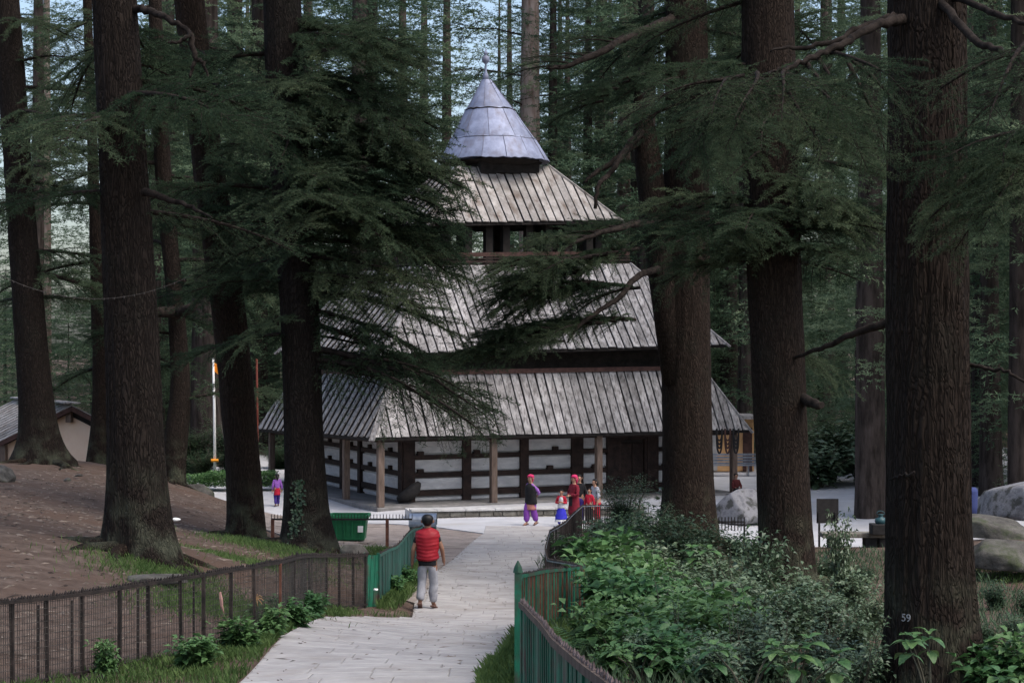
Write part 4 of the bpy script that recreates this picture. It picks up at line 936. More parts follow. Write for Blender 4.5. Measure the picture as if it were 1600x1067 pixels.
# rail with spikes behind the dumpster
rl = empty('spiked_rail', ground_pt(Vector((-4.5, 46, 0))), 'thin black spiked rail on a single post beside the green dumpster', 'railing')
P = [Vector(((px-800)/F*46, 46, zpx(811, 46))) for px in range(424, 645, 5)]
strip(P, 0, .03, .045, M['dark'], 'rail', rl)
b = MB()
for p in P: b.beam(p, p+Vector((0, 0, .13)), .016, .016, up=(1, 0, 0))
tag(b.build('spikes', M['dark'], rl), kind='stuff')
for px in (426, 605): q = W(px, 811, 46); MB().beam(q, Vector((q.x, q.y, gz(q.x, q.y)-.1)), .08, .08, up=(1, 0, 0)).build('post', M['rust'], rl)
r2 = empty('spiked_rail', ground_pt(Vector((6.3, 52, 0))), 'short low black spiked rail in front of the pale boulder beside the forked cedar', 'railing')
P = [W(px, 815, 52) for px in range(1118, 1166, 5)]; strip(P, 0, .03, .04, M['dark'], 'rail', r2); b = MB()
for p in P: b.beam(p+Vector((0, 0, -.25)), p+Vector((0, 0, .14)), .03, .03, up=(1, 0, 0))
tag(b.build('spikes', M['dark'], r2), kind='stuff')
for px in (1118, 1163): q = W(px, 815, 52); MB().beam(q, Vector((q.x, q.y, gz(q.x, q.y)-.2)), .05, .05, up=(1, 0, 0)).build('post', M['dark'], r2)
# dumpster
dp = ground_pt(Vector((*D(546, 48), 0)))
t = empty('dumpster', dp, 'open green dumpster partly behind the stout cedar', 'dumpster')
def tub(w, dpt, z, inset): return [dp+Vector((sx*(w/2-inset), sy*(dpt/2-inset), z)) for sx, sy in ((-1, -1), (1, -1), (1, 1), (-1, 1))]
b = MB(); b.loft([tub(.84, .66, .05, 0), tub(.96, .8, .66, 0), tub(.96, .8, .66, .04), tub(.84, .66, .12, .04)]); b.build('body', M['bin_green'], t)
b = MB(); rim = [dp+Vector((sx*.51, sy*.43, .67)) for sx, sy in ((-1, -1), (1, -1), (1, 1), (-1, 1))]
for k in range(4): b.beam(rim[k], rim[(k+1) % 4], .07, .07)
b.build('rim', M['bin_green'], t)
for k in range(4): MB().beam(dp+Vector((-.3+k*.2, -.375-.0, .1)), dp+Vector((-.34+k*.227, -.41, .62)), .03, .03, up=(1, 0, 0)).build('rib', M['bin_green'], t)
MB().box(dp+Vector((.33, -.42, .35)), (.14, .02, .17)).build('sticker', M['white'], t)
# arched metal bin
ap = ground_pt(Vector((*D(661, 47), 0))); t = empty('arched_bin', ap, 'blue grey arched metal bin beyond the walking boy', 'bin')
def arch(w, z0, r, x):
    return [ap+Vector((x, -r, z0)), ap+Vector((x, r, z0))]+[ap+Vector((x, r*math.cos(a), .54+r*math.sin(a)*.9)) for a in np.linspace(0, math.pi, 14)]
b = MB(); b.loft([arch(0, .12, .3, -.34), arch(0, .12, .3, .34)]); b.build('body', M['green_sheet'], t)
b = MB(); A_ = [ap+Vector((-.36, .325*math.cos(a), .54+.3*math.sin(a))) for a in np.linspace(-.1, math.pi+.1, 16)]
for p, q in zip(A_, A_[1:]):
    e = Vector((.72, 0, 0)); b.add([p, q, q+e, p+e], [(0, 1, 2, 3)])
b.build('lid', M['steel'], t, smooth=True)
for sx in (-.3, .3): MB().beam(ap+Vector((sx, 0, -.05)), ap+Vector((sx, 0, .15)), .06, .3, up=(1, 0, 0)).build('foot', M['iron'], t)

# rocks
def rock(name, label, c, size, mt, seed, cut=-.35, sub=3, sharp=.28, cat='boulder'):
    import bmesh
    bm = bmesh.new(); bmesh.ops.create_icosphere(bm, subdivisions=sub+1, radius=1)
    rg = np.random.default_rng(seed); kv = rg.normal(0, 1, (14, 3)); ph = rg.uniform(0, 6.28, 14)
    pl = rg.normal(0, 1, (9, 3)); pl /= np.linalg.norm(pl, axis=1)[:, None]
    for v in bm.verts:
        p = np.array(v.co); r = 1+.1*sum(math.sin(float(kv[i] @ p)*(1.2+i*.5)+ph[i])/(1+i*.45) for i in range(14))
        q = p*r
        for n in pl:
            dd = float(n @ q)-.68
            if dd > 0: q = q-n*dd*(1-sharp*.3)
        if q[2] < cut: q[2] = cut
        v.co = Vector((q[0]*size[0], q[1]*size[1], q[2]*size[2]))
    me = bpy.data.meshes.new(name); bm.to_mesh(me); bm.free(); me.materials.append(M[mt])
    me.polygons.foreach_set('use_smooth', [True]*len(me.polygons))
    o = obj(name, me, None, c, (0, 0, rg.uniform(0, 6))); tag(o, label, cat); return o
rock('boulder', 'pale grey boulder at the temple court right of the forked cedar', W(1168, 800, 60), (1.25, .9, .9), 'rock_pale', 4)
rock('boulder', 'large pale blotched boulder at the right edge beyond the dark rocks', W(1590, 790, 46), (1.5, 1.2, .75), 'rock_pale', 6)
rock('boulder', 'mossy dark boulder below the pale one at the right edge', W(1590, 872, 36), (.85, .9, .5), 'rock_moss', 8)
rock('boulder', 'long mossy slab of rock behind the largest right trunk', W(1545, 828, 38), (1.2, .9, .32), 'rock_moss', 9)
rock('boulder', 'rounded pale earth stained rock at the mound edge left of the flag pole', W(300, 785, 58), (.75, .8, .55), 'rock_moss', 10)
rock('boulder', 'mossy grey rock cut by the left edge of the photo', W(-6, 752, 46), (.45, .6, .45), 'rock_moss', 14)
rock('flat_stone', 'flat pale slab stone lying behind the wire fence', W(240, 905, 25.5), (.5, .4, .1), 'rock_moss', 11, cat='stone')
rock('rounded_stone', 'rounded brown stone beside the foot of the stout cedar', W(554, 862, 37.5), (.33, .26, .2), 'rock_moss', 12, cat='stone')
rock('small_stone', 'small pale stone on bare earth left of the nearest mound cedar', W(123, 866, 28), (.07, .06, .055), 'cap', 13, sub=2, cat='stone')
for k, (px, py, d, s, lab) in enumerate(((105, 750, 50, .11, 'dark brown lump of bark on the mound before the hut'), (123, 743, 52, .1, 'dark lump farther back before the hut wall'), (73, 838, 32, .09, 'dark stone on the bare slope at the left'), (30, 765, 46, .12, 'reddish stone near the left edge of the mound'))):
    rock('small_stone', lab, W(px, py, d), (s*1.4, s, s*.6), 'rock_moss', 30+k, sub=1, cat='stone')
o = rock('kerb_stone', 'low block stone where the path meets the left fence', W(449, 1001, 21.6), (.16, .14, .08), 'cap', 15, sub=1, cat='stone')
# litter
for px, py, d, s, lab in ((274, 812, 34, .14, 'crumpled pale litter on the mound right of the nearest cedar'), (22, 852, 30, .06, 'tiny white litter scrap left on the slope'), (587, 921, 29.6, .06, 'white litter scrap at the foot of the green sheet fence')):
    rock('litter', lab, W(px, py, d), (s, s*.7, s*.4), 'white', int(px), sub=1, cat='litter')

# flag pole, red pole, wire
pb = W(336, 750, 74); t = empty('flag_pole', pb, 'tall white pole with a small orange flag before the hedge', 'flag pole')
MB().tube([pb+Vector((0, 0, -.3)), W(335, 640, 74), W(333, 560, 74)], [.06, .055, .04], 10).build('pole', M['white'], t, smooth=True)
fl = MB(); P = []
for i in range(6):
    for j in range(3): P.append(W(334+i*2.3, 566+j*7+i*1.6, 74)+Vector((0, .08*math.sin(i*1.3), 0)))
fl.add(P+[p+Vector((0, .01, 0)) for p in P], [(i*3+j, i*3+j+1, i*3+j+4, i*3+j+3) for i in range(5) for j in range(2)]+[(18+i*3+j+3, 18+i*3+j+4, 18+i*3+j+1, 18+i*3+j) for i in range(5) for j in range(2)])
fl.build('flag', M['orange'], t); MB().tube([W(330, 719, 73.9), W(341, 719, 73.9)], .07, 6).build('cleat', M['orange'], t)
MB().tube([W(335, 600, 73.9), W(345, 660, 73.8), W(352, 700, 73.5)], .012, 4).build('guy_line', M['wire'], t)
pb = W(402, 735, 60); t = MB().tube([Vector((pb.x, pb.y, gz(pb.x, pb.y)-.2)), W(402, 640, 60), W(401, 560, 60)], [.045, .04, .035], 8).build('red_pole', M['redpole'], None, smooth=True); tag(t, 'thin red pole between the leaning cedar and the temple eave', 'pole')
b = MB(); P = [W(px, 430+37*(1-((px-150)/150)**2), 25) for px in np.linspace(-10, 296, 40)]; b.tube(P, .0035, 4)
for p in P[::2]: b.tube([p+Vector((0, 0, .012)), p-Vector((0, 0, .02))], [.009, .006], 5)
tag(b.build('string_line', M['wire']), 'thin beaded string sagging across the left trunks', 'string')
# sight right of the temple: ochre booth with garlands, bench, sitting person
t = empty('ochre_booth', (9.4, 84, 0), 'ochre walled booth glowing behind the right temple eave', 'booth')
MB().box((9.4, 84, 1.2), (3.6, 2, 2.4)).build('wall', M['ochre'], t); MB().box((9.25, 82.95, 1.2), (.5, .12, 2.36)).build('door_post', M['cap'], t)
MB().box((9.4, 83.9, 2.5), (3.9, 3, .15)).build('roof', M['plank'], t); MB().box((10.9, 82.95, 1.0), (.42, .12, 2.0)).build('door', M['redwood'], t)
for k, px in enumerate((1124, 1137, 1150)):
    g = empty('garland', W(px, 672, 69.5), ('left', 'middle', 'right')[k]+' one of three dark looped garlands hanging under the right eave', 'garland')
    for j, (w, hgt) in enumerate(((4, 16), (4, 22), (4, 28), (4.2, 36))):
        P = [W(px+w*math.cos(a), 672+(hgt if math.sin(a) < 0 else 0)*abs(math.sin(a))**.6+0, 69.5+.02*j) for a in np.linspace(math.pi, 2*math.pi, 16)]
        P = [W(px-w, 670, 69.5)]+P+[W(px+w, 670, 69.5)]
        MB().tube(P, .035, 6).build('loop', M['dark'] if k != 1 else M['redwood'], g)
bp_ = Vector((10.6, 80.5, 0)); t = empty('bench', bp_, 'silver metal slatted bench in front of the ochre booth', 'bench')
for k in range(4): MB().box(bp_+Vector((0, .28+.02*k, .52+.13*k)), (3.6, .03, .09)).build('back_slat', M['steel'], t)
for k in range(3): MB().box(bp_+Vector((0, -.2+.16*k, .45)), (3.6, .13, .03)).build('seat_slat', M['steel'], t)
for sx in (-1.6, 0, 1.6): MB().box(bp_+Vector((sx, .05, .2)), (.06, .5, .45)).build('leg', M['steel'], t); 
# things on the pale terrace at the right
t = empty('notice_board', W(1292, 825, 47), 'dark square notice board seen from behind left of the largest trunk', 'notice board')
MB().beam(W(1276, 798, 47), W(1310, 798, 47), .04, .64).build('board', M['dark'], t)
for px in (1280, 1306): q = W(px, 800, 46.95); MB().beam(q, Vector((q.x, q.y, gz(q.x, q.y)-.1)), .05, .05, up=(1, 0, 0)).build('leg', M['dark'], t)
q = W(1337, 835, 45); t = empty('stone_bench', (q.x, q.y, gz(q.x, q.y)), 'dark stone slab bench left of the largest trunk', 'bench')
MB().box(q, (1.75, .5, .12)).build('seat', M['stone'], t, bevel=.02)
for dx in (-.55, .35, .7): MB().box((q.x+dx, q.y, (q.z-.06+gz(q.x, q.y)-.1)/2), (.3, .4, q.z-.06-gz(q.x, q.y)+.1)).build('leg', M['dark'], t, bevel=.02)
q = W(1376, 826, 44.6); t = MB().box((q.x, q.y, q.z), (.5, .45, .26)).build('crate', M['dark'], None, bevel=.02); tag(t, 'black crate on the stone bench beside the largest trunk', 'crate')
q = W(1376, 813, 44.6); b = MB(); b.lathe([(.11, -.1), (.15, -.02), (.14, .05), (.07, .08), (.05, .12), (.09, .16)], q, 14); b.tube([q+Vector((.1*math.cos(a), 0, .16+.08*math.sin(a))) for a in np.linspace(0, math.pi, 8)], .012, 5)
tag(b.build('pot', mat('pot', (.03, .08, .09), rough=.4), None, smooth=True), 'small blue green pot on the black crate', 'pot')
q = W(1515, 778, 44); t = empty('blue_drum', (q.x, q.y, q.z-.5), 'blue plastic drum above the boulders at the right edge', 'drum')
b = MB(); b.lathe([(.17, -.5), (.19, -.2), (.2, .1), (.19, .22), (.15, .26)], q, 18); b.build('body', M['blue'], t, smooth=True); MB().lathe([(.2, 0), (.2, .05)], q+Vector((0, 0, .12)), 18).build('rim', M['blue'], t)
# dark bundle against the temple wall corner
q = tp(2.0, 1.35, FLOOR); b = MB(); b.tube([q+Vector((-.5, 0, .12)), q+Vector((-.15, 0, .28)), q+Vector((.15, .05, .55)), q+Vector((.3, .1, .78))], [.12, .26, .24, .08], 10)
tag(b.build('cloth_bundle', M['dark'], None, smooth=True), 'dark cloth bundle slumped against the near corner of the temple wall', 'bundle')

# thin forest air round the whole scene
hz = bpy.data.materials.new('haze'); hz.use_nodes = True; nt = hz.node_tree
for n_ in list(nt.nodes):
    if n_.type != 'OUTPUT_MATERIAL': nt.nodes.remove(n_)
pv = nt.nodes.new('ShaderNodeVolumePrincipled'); pv.inputs['Color'].default_value = (.82, .92, .95, 1); pv.inputs['Density'].default_value = HAZE
nt.links.new(pv.outputs[0], nt.nodes['Material Output'].inputs['Volume'])
if HAZE > 0:
    o = MB().box((0, 170, 20), (1000, 1000, 64)).build('haze', hz); tag(o, 'thin pale haze hanging in the forest', kind='stuff')
# ------------------------------------------------------------------ plants
def leaf_verts(p, d, n, ln, w, fold=.25):
    """folded pointed leaf: 6 verts, 4 triangles"""
    s = np.cross(d, n); s /= np.linalg.norm(s)+1e-9; n = np.cross(s, d)
    m = p+d*ln*.45; tip = p+d*ln-n*ln*.18
    return [p, m+s*w/2+n*w*fold, m, m-s*w/2+n*w*fold, tip]
LEAF_T = [(0, 2, 1), (0, 3, 2), (1, 2, 4), (2, 3, 4)]
def shrub_mesh(seed, H, spread, nst, leafn, ll, lw_, mat_, whorl=1, low=.15):
    rg = np.random.default_rng(seed); mb = MB(); V = []; T = []
    for k in range(nst):
        a = rg.uniform(0, 6.28); b0 = np.array([math.cos(a), math.sin(a), 0])*spread*.15*rg.uniform(0, 1)
        lean = rg.uniform(.1, 1)*spread; h = H*rg.uniform(.55, 1.05)
        a2 = a+rg.uniform(-.5, .5); dv = np.array([math.cos(a2), math.sin(a2), 0])*lean
        sw = rg.normal(0, .05, 3)
        def st(t): return b0+dv*t**1.5+np.array([0, 0, h*t*(1-.12*t)])+sw*math.sin(5*t)
        mb.tube([st(t) for t in np.linspace(0, 1, 6)], list(np.linspace(.012, .003, 6)*(.6+H*.4)), 4, False)
        for j in range(leafn):
            t = low+(1-low)*(j+rg.uniform(0, 1))/leafn; p = st(t)
            nw = whorl if t < .93 else whorl+2
            az = rg.uniform(0, 6.28)
            tw = rg.uniform(.02, .16)*spread/.5
            for w_ in range(nw):
                aa = az+w_*6.283/nw+rg.uniform(-.3, .3); el = rg.uniform(-.25, .55)
                d = np.array([math.cos(aa)*math.cos(el), math.sin(aa)*math.cos(el), math.sin(el)])
                n = np.array([0, 0, 1.])+rg.normal(0, .35, 3)
                l = ll*rg.uniform(.55, 1.2)*(1.1-.35*t); o = len(V)
                V += leaf_verts(p+d*tw, d, n, l, l*lw_); T += [(o+x, o+y, o+z) for x, y, z in LEAF_T]
    return mb, V, T, mat_
def shrub_parts(args):
    mb, V, T, mt = args
    s = bpy.data.meshes.new('stems'); s.from_pydata([tuple(v) for v in mb.v], [], mb.f); s.materials.append(M['stem'])
    return s, np_mesh('foliage', np.array(V), np.array(T), [M[mt]])
SH = {'dull': [shrub_parts(shrub_mesh(60+i, 1.3, .75, 22, 20, .22, .48, 'leaf_dull', 2, .2)) for i in range(4)],
      'green': [shrub_parts(shrub_mesh(70+i, 1.1,  .7, 20, 17, .29, .58, 'leaf_bright', 2, .12)) for i in range(3)],
      'dark': [shrub_parts(shrub_mesh(80+i, 1.2, .72, 26, 28, .15, .5, 'leaf_dark', 2, .1)) for i in range(3)],
      'feather': [shrub_parts(shrub_mesh(90+i, 1.6, .46, 36, 70, .075, .32, 'leaf_dark', 3, .05)) for i in range(2)]}
SH['leggy'] = [shrub_parts(shrub_mesh(95+i, 1.5, .5, 7, 13, .13, .5, 'leaf_dull', 2, .35)) for i in range(3)]
rs_ = random.Random(77)
def shrub(kind, px, ptop, d, label, group=None, wide=1, name='shrub'):
    x = (px-800)/F*d; z = gz(x, d); h = CZ-(ptop-533.5)/F*d-z; base = {'dull': 1.3, 'green': 1.1, 'dark': 1.2, 'feather': 1.6, 'leggy': 1.5}[kind]
    s = max(.35, h/base); t = empty(name, (x, d, z), label, 'shrub', group); t.rotation_euler = (rs_.gauss(0, .08), rs_.gauss(0, .08), rs_.uniform(0, 6.28)); t.scale = (min(s, 1.3)*wide, min(s, 1.3)*wide, s)
    a, b = rs_.choice(SH[kind]); obj('stems', a, t); tag(obj('foliage', b, t), kind='stuff')
    return t
G1 = 'grey leaved bushes of the thicket'; LG1 = 'grey green leafy bush in the thicket between the right fence and the cedars'
G2 = 'dark bushes of the thicket'; LG2 = 'small leaved dark green bush low in the thicket right of the path'
G3 = 'fresh green bushes of the thicket'; LG3 = 'fresh green broad leaved bush in the thicket beside the right fence'
shrub('feather', 977, 738, 46, 'feathery dark bush with a pointed top before the temple door', wide=1.25)
shrub('dull', 1052, 760, 44.5, 'tall pale flecked bush against the foot of the forked cedar', wide=.9)
shrub('feather', 935, 800, 45, 'rounded dark bush at the end of the curving iron fence', wide=1.3)
shrub('feather', 1005, 775, 42, 'dull feathery bush in front of the pointed one', wide=1.3)
shrub('dull', 1203, 826, 29.5, 'tall sprig of pale leaves standing before the second right trunk', wide=.55)
shrub('dull', 1310, 795, 31, 'thin upright seedling before the pale terrace at right', wide=.3)
for px, pt, d in ((1090, 845, 35), (1010, 850, 33), (1130, 880, 31), (1060, 880, 29), (1260, 872, 29.5), (1330, 868, 31), (1170, 895, 27), (1290, 905, 26), (1360, 915, 27), (1100, 930, 24.5), (1230, 930, 24), (1040, 945, 22.5), (1330, 950, 23), (1160, 965, 21.5), (1280, 985, 20.5), (1080, 985, 20), (1200, 1000, 19), (1350, 1000, 20), (1010, 1005, 19), (1120, 1020, 18), (1300, 1030, 18)):
    shrub('dull', px, pt-rs_.uniform(0, 26 if px < 1240 else 2)+(14 if px > 1240 and d > 25 else 0), d, LG1, G1, rs_.uniform(.85, 1.1))
for px, pt, d in ((960, 800, 40), (925, 840, 37), (900, 850, 39), (985, 835, 37), (1050, 815, 39), (1100, 820, 40), (1150, 830, 40), (950, 880, 31), (1350, 880, 35), (1560, 905, 31), (1600, 920, 30), (1580, 960, 26), (1540, 975, 25), (1620, 985, 25), (1590, 1010, 23), (1180, 850, 37), (1290, 870, 36), (1000, 940, 25)):
    shrub('dark', px, pt-rs_.uniform(0, 26 if px < 1240 else 2), d, LG2, G2, rs_.uniform(.9, 1.2))
for px, pt, d in ((945, 865, 33), (985, 880, 30), (960, 915, 27), (925, 900, 30.5), (1020, 925, 25.5), (975, 960, 23), (940, 985, 22), (1000, 990, 20.5), (1050, 1010, 19), (960, 1030, 18.5), (1550, 1040, 19.5), (1610, 1030, 19.5), (1000, 905, 28), (955, 870, 33.5), (1040, 960, 22), (1080, 960, 21), (1120, 940, 23)):
    shrub('green', px, pt-rs_.uniform(15, 45), d, LG3, G3, rs_.uniform(.9, 1.15))
for px, pt, d, lab in ((1300, 650, 76, 'tall leafy bush between the two large right trunks'), (1350, 660, 75, 'pale leaved bush behind the stone bench at right'), (1275, 690, 74, 'bush just right of the second right trunk'), (1395, 680, 78, 'bush half hidden behind the largest trunk')):
    shrub('dull', px, pt, d, lab, wide=1.9)
for px, pt, d in ((1015, 840, 30), (1075, 855, 27), (1140, 850, 28), (1035, 890, 24), (1110, 885, 23), (1185, 905, 22), (1250, 880, 24.5), (1150, 930, 20), (1300, 935, 21.5), (1060, 930, 20.5), (980, 870, 27.5), (1345, 960, 19.5), (1220, 960, 19)):
    shrub('leggy', px, pt-8, d, 'tall thin stemmed sapling with sparse pale leaves rising above the thicket', 'leggy saplings of the thicket')
# big leaved plants in front: each leaf an object of its own
def big_leaf():
    V = []; T = []
    n = 6
    prof_ = [0, .55, .95, 1, .75, .4, 0]
    for i in range(n+1):
        t = i/n; w = prof_[i]*.27; z = .12*math.sin(t*2.2)-.28*t*t
        V += [(t, -w, z+.22*w), (t, 0, z), (t, w, z+.22*w)]
    for i in range(n):
        a = i*3; T += [(a, a+1, a+4), (a, a+4, a+3), (a+1, a+2, a+5), (a+1, a+5, a+4)]
    return np_mesh('leaf', np.array(V), np.array(T), [M['leaf_bright']], smooth=True)
BL = big_leaf()
def big_plant(px, ptop, d, nst, sz, label, seed):
    r = random.Random(seed); x = (px-800)/F*d; z = gz(x, d); h = CZ-(ptop-533.5)/F*d-z
    t = empty('broad_leaved_plant', (x, d, z), label, 'plant')
    for k in range(nst):
        a = r.uniform(0, 6.28); e = Vector((math.cos(a)*r.uniform(.05, .42), math.sin(a)*r.uniform(.05, .42), h*r.uniform(.68, 1)))
        MB().tube([(0, 0, 0), e*.5+Vector((0, 0, .06)), e], [.014, .011, .006], 5).build('stem', M['stem'], t, local=True)
        for lay, nn, el in ((0, 4, -.1), (.06, 3, .3), (-.12, 3, -.35)):
            a0 = r.uniform(0, 6.28)
            for j in range(nn):
                o = obj('leaf', BL, t, e+Vector((0, 0, lay)), (r.uniform(-.2, .2), -el+r.uniform(-.15, .15), a0+j*6.283/nn+r.uniform(-.3, .3)), sz*r.uniform(.7, 1.15)*(.8 if lay > 0 else 1))
big_plant(1170, 1000, 17.2, 3, .22, 'broad leaved plant with large light leaves at the bottom left of the nearest trunk', 1)
big_plant(1245, 1000, 17, 3, .23, 'broad leaved plant with the largest leaves at the bottom right of the thicket', 2)
big_plant(1455, 985, 17.5, 3, .2, 'broad leaved plant growing at the foot of the largest right trunk', 3)
big_plant(1570, 1045, 17.5, 2, .2, 'broad leaved plant in the bottom right corner', 4)
big_plant(1010, 870, 30, 4, .3, 'broad leaved plant with pale leaves standing out in the middle of the thicket', 5)
big_plant(945, 930, 23.5, 4, .2, 'broad leaved plant overhanging the green fence', 6)
big_plant(1085, 860, 32, 3, .28, 'broad leaved plant right of the pale one in the thicket', 7)
for k_, (px, pt, d, sz) in enumerate(((925, 860, 31, .3), (985, 905, 27, .26), (1050, 905, 26, .26), (960, 960, 21.5, .2), (1040, 965, 20.5, .19), (1000, 1010, 18, .18), (1100, 1000, 18.5, .19))):
    big_plant(px, pt, d, 4, sz, ('broad leaved plant nearest the far end of the green fence', 'bright broad leaved plant behind the fern', 'broad leaved plant among grey bushes mid thicket', 'broad leaved plant just right of the near green fence', 'broad leaved plant in the lower middle of the thicket', 'broad leaved plant at the bottom beside the near fence rail', 'broad leaved plant left of the large light leaved ones at the bottom')[k_], 20+k_)
# fern by the green fence
t = empty('fern', ground_pt(Vector((*D(900, 21), 0))), 'light green fern behind the near green fence', 'fern')
for k in range(9):
    a = k*.7; v = []; f = []; e0 = Vector((0, 0, 0)); base = Vector((0, 0, 0))
    fm = MB()
    for i in range(14):
        s_ = i/13; c = Vector((math.cos(a)*.5*s_, math.sin(a)*.5*s_, .55*s_*(1.35-.75*s_))); w = .13*math.sin(math.pi*min(1, s_*.85+.15)); pv = Vector((-math.sin(a), math.cos(a), -.15)); al = Vector((math.cos(a), math.sin(a), 0))
        for sg in (-1, 1): fm.add([c, c+pv*sg*w+al*.03, c+al*.035], [(0, 1, 2)])
    fm.build('frond', M['leaf_bright'], t, local=True)
# ivy on the stout cedar
t = empty('ivy', W(462, 850, 39.3), 'pale leaved ivy climbing the foot of the stout cedar', 'ivy'); V = []; T = []; ri = np.random.default_rng(4)
for k in range(230):
    py = 855-105*ri.random()**.9; px = 463+ri.normal(0, 5)+(855-py)*.02+(ri.normal(0, 6) if py > 820 else 0); p = np.array(W(px, py, 39.45-.05*ri.random()))
    a = ri.uniform(0, 6.28); d = np.array([math.cos(a), -.5, math.sin(a)-.2]); d /= np.linalg.norm(d); o_ = len(V)
    V += leaf_verts(p, d, np.array([0, -1., .4]), .075, .06); T += [(o_+a_, o_+b_, o_+c_) for a_, b_, c_ in LEAF_T]
off = np.array(wloc(t)); tag(obj('leaves', np_mesh('leaves', np.array(V)-off, np.array(T), [M['leaf_dark']]), t), kind='stuff')
MB().tube([W(462, 858, 39.5), W(463, 820, 39.45), W(465, 780, 39.4), W(466, 752, 39.4)], [.02, .015, .01, .004], 5).build('vine', M['stem'], t)
# hedge by the flag pole
rh = np.random.default_rng(3); V = []; T = []
for k in range(9000):
    x = rh.uniform(-14.2, -9.6); y = 72.6+rh.uniform(0, 1.2)+.1*x*0; z = gz(x, y)*0+.02+rh.uniform(0, .62)+.08*math.sin(x*3)
    a = rh.uniform(0, 6.28); d = np.array([math.cos(a), math.sin(a), rh.uniform(-.1, .8)]); d /= np.linalg.norm(d); o_ = len(V)
    V += leaf_verts(np.array([x, y, z]), d, rh.normal(0, .4, 3)+np.array([0, 0, 1]), .1, .06); T += [(o_+a_, o_+b_, o_+c_) for a_, b_, c_ in LEAF_T]
o = obj('hedge', np_mesh('hedge', np.array(V), np.array(T), [M['leaf_bright']])); tag(o, 'low clipped green hedge behind the court at the foot of the white pole', 'hedge')
for px, pt, d, lab in ((300, 660, 79, 'pale green bush behind the hedge left of the flag pole'), (365, 650, 79, 'bush behind the hedge right of the flag pole'), (320, 700, 77, 'low light bush behind the hedge by the pole'), (440, 690, 84, 'green bush seen under the left temple eave')):
    shrub('feather', px, pt, d, lab, wide=2.4)
# grass and weeds
def grass(n, region, hmin, hmax, seed, name, label, mt='grass'):
    rg = np.random.default_rng(seed); XY = region(rg, n); x, y = XY[:, 0], XY[:, 1]; z = gz_arr(x, y); n = len(x)
    h = rg.uniform(hmin, hmax, n); a = rg.uniform(0, 6.28, n); w = .003+.005*rg.random(n); ln = h*rg.uniform(.1, .7, n)
    dx, dy = np.cos(a), np.sin(a)
    p0 = np.c_[x-dy*w, y+dx*w, z]; p1 = np.c_[x+dy*w, y-dx*w, z]; p2 = np.c_[x+dx*ln*.4+dy*w*.6, y+dy*ln*.4-dx*w*.6, z+h*.65]; p3 = np.c_[x+dx*ln, y+dy*ln, z+h]
    V = np.stack([p0, p1, p2, p3], 1).reshape(-1, 3); i = np.arange(n)*4
    tri = np.r_[np.c_[i, i+1, i+2], np.c_[i, i+2, i+3]]
    o = obj(name, np_mesh(name, V, tri, [M[mt]])); tag(o, label, 'grass', kind='stuff'); return o
LFX = lambda y: np.interp(y, [p[1] for p in lf], [p[0] for p in lf]); PLX = lambda y: np.interp(y, PL[:, 1], PL[:, 0])
def verge(rg, n):
    y = rg.uniform(16.5, 29.8, n); a = LFX(y)-.15; b = PLX(y)-.02; t = rg.random(n)**np.where(y > 22.5, 2.2, 1.0); x = a+(b-a)*t
    k = (nz2(x, y, 8, 2.6)+rg.normal(0, .25, n)) > .25-.45*(y < 20.5); return np.c_[x, y][k]
grass(22000, verge, .03, .13, 1, 'verge_grass', 'short grass and weeds between the wire fence and the path')
def verge2(rg, n):
    y = rg.uniform(29.8, 41, n); x = np.interp(y, [30, 33, 37, 41.5], [-2.25, -2.18, -2.11, -2.08])+rg.random(n)**2*.35; return np.c_[x, y]
grass(3500, verge2, .04, .2, 2, 'fence_foot_grass', 'weeds along the foot of the green sheet fence')
def moundg(rg, n):
    out = []
    for (px, py, d, r, m) in ((225, 880, 27, .9, .4), (265, 885, 26.5, .8, .35), (330, 900, 24.5, .9, 1), (385, 825, 38, .9, .25), (420, 850, 39, .9, .25), (570, 850, 43, .9, .2), (590, 840, 45, .6, .2), (40, 720, 60, .5, .3), (400, 870, 33, 1.1, .6), (1560, 830, 37, 1.5, .5), (480, 868, 37, .9, .4)):
        c = W(px, py, d); k = int(n*m/4); q = rg.normal(0, 1, (k, 2))*np.array([r*.6, r*.8])+np.array([c.x, c.y]); out.append(q)
    return np.concatenate(out)
grass(22000, moundg, .03, .13, 3, 'mound_grass', 'patches of grass on the earth mound around the tree feet')
def right_g(rg, n):
    y = rg.uniform(13, 27, n); x = np.interp(y, PR[:, 1], PR[:, 0])+rg.random(n)**1.5*.8-.03; return np.c_[x, y]
grass(14000, right_g, .04, .18, 4, 'right_verge_grass', 'tufted grass at the right edge of the path below the green fence')
def right_floor(rg, n): return np.c_[rg.uniform(.6, 9.5, n), rg.uniform(15, 42, n)]
grass(22000, right_floor, .05, .25, 5, 'thicket_floor', 'dark ground cover under the bushes of the thicket', 'leaf_dark')
for px, pt, d, lab in ((480, 950, 25.2, 'leafy weed clump at the bend of the wire fence'), (455, 962, 23, 'leafy weeds just before the rusty fence post'), (412, 985, 21.3, 'low leafy weed under the wire fence near the rag'), (300, 1040, 18.9, 'low weeds at the bottom of the wire fence'), (165, 1030, 18.6, 'pale green fern like weed at the fence foot near the bottom left'), (612, 905, 32.5, 'weeds growing on the green sheet fence'), (630, 890, 35, 'weeds farther along the green sheet fence'), (380, 1000, 20.2, 'leafy weed between post and path')):
    shrub('green', px, pt+16, d, lab, wide=1.25 if px != 165 else .7, name='weed')

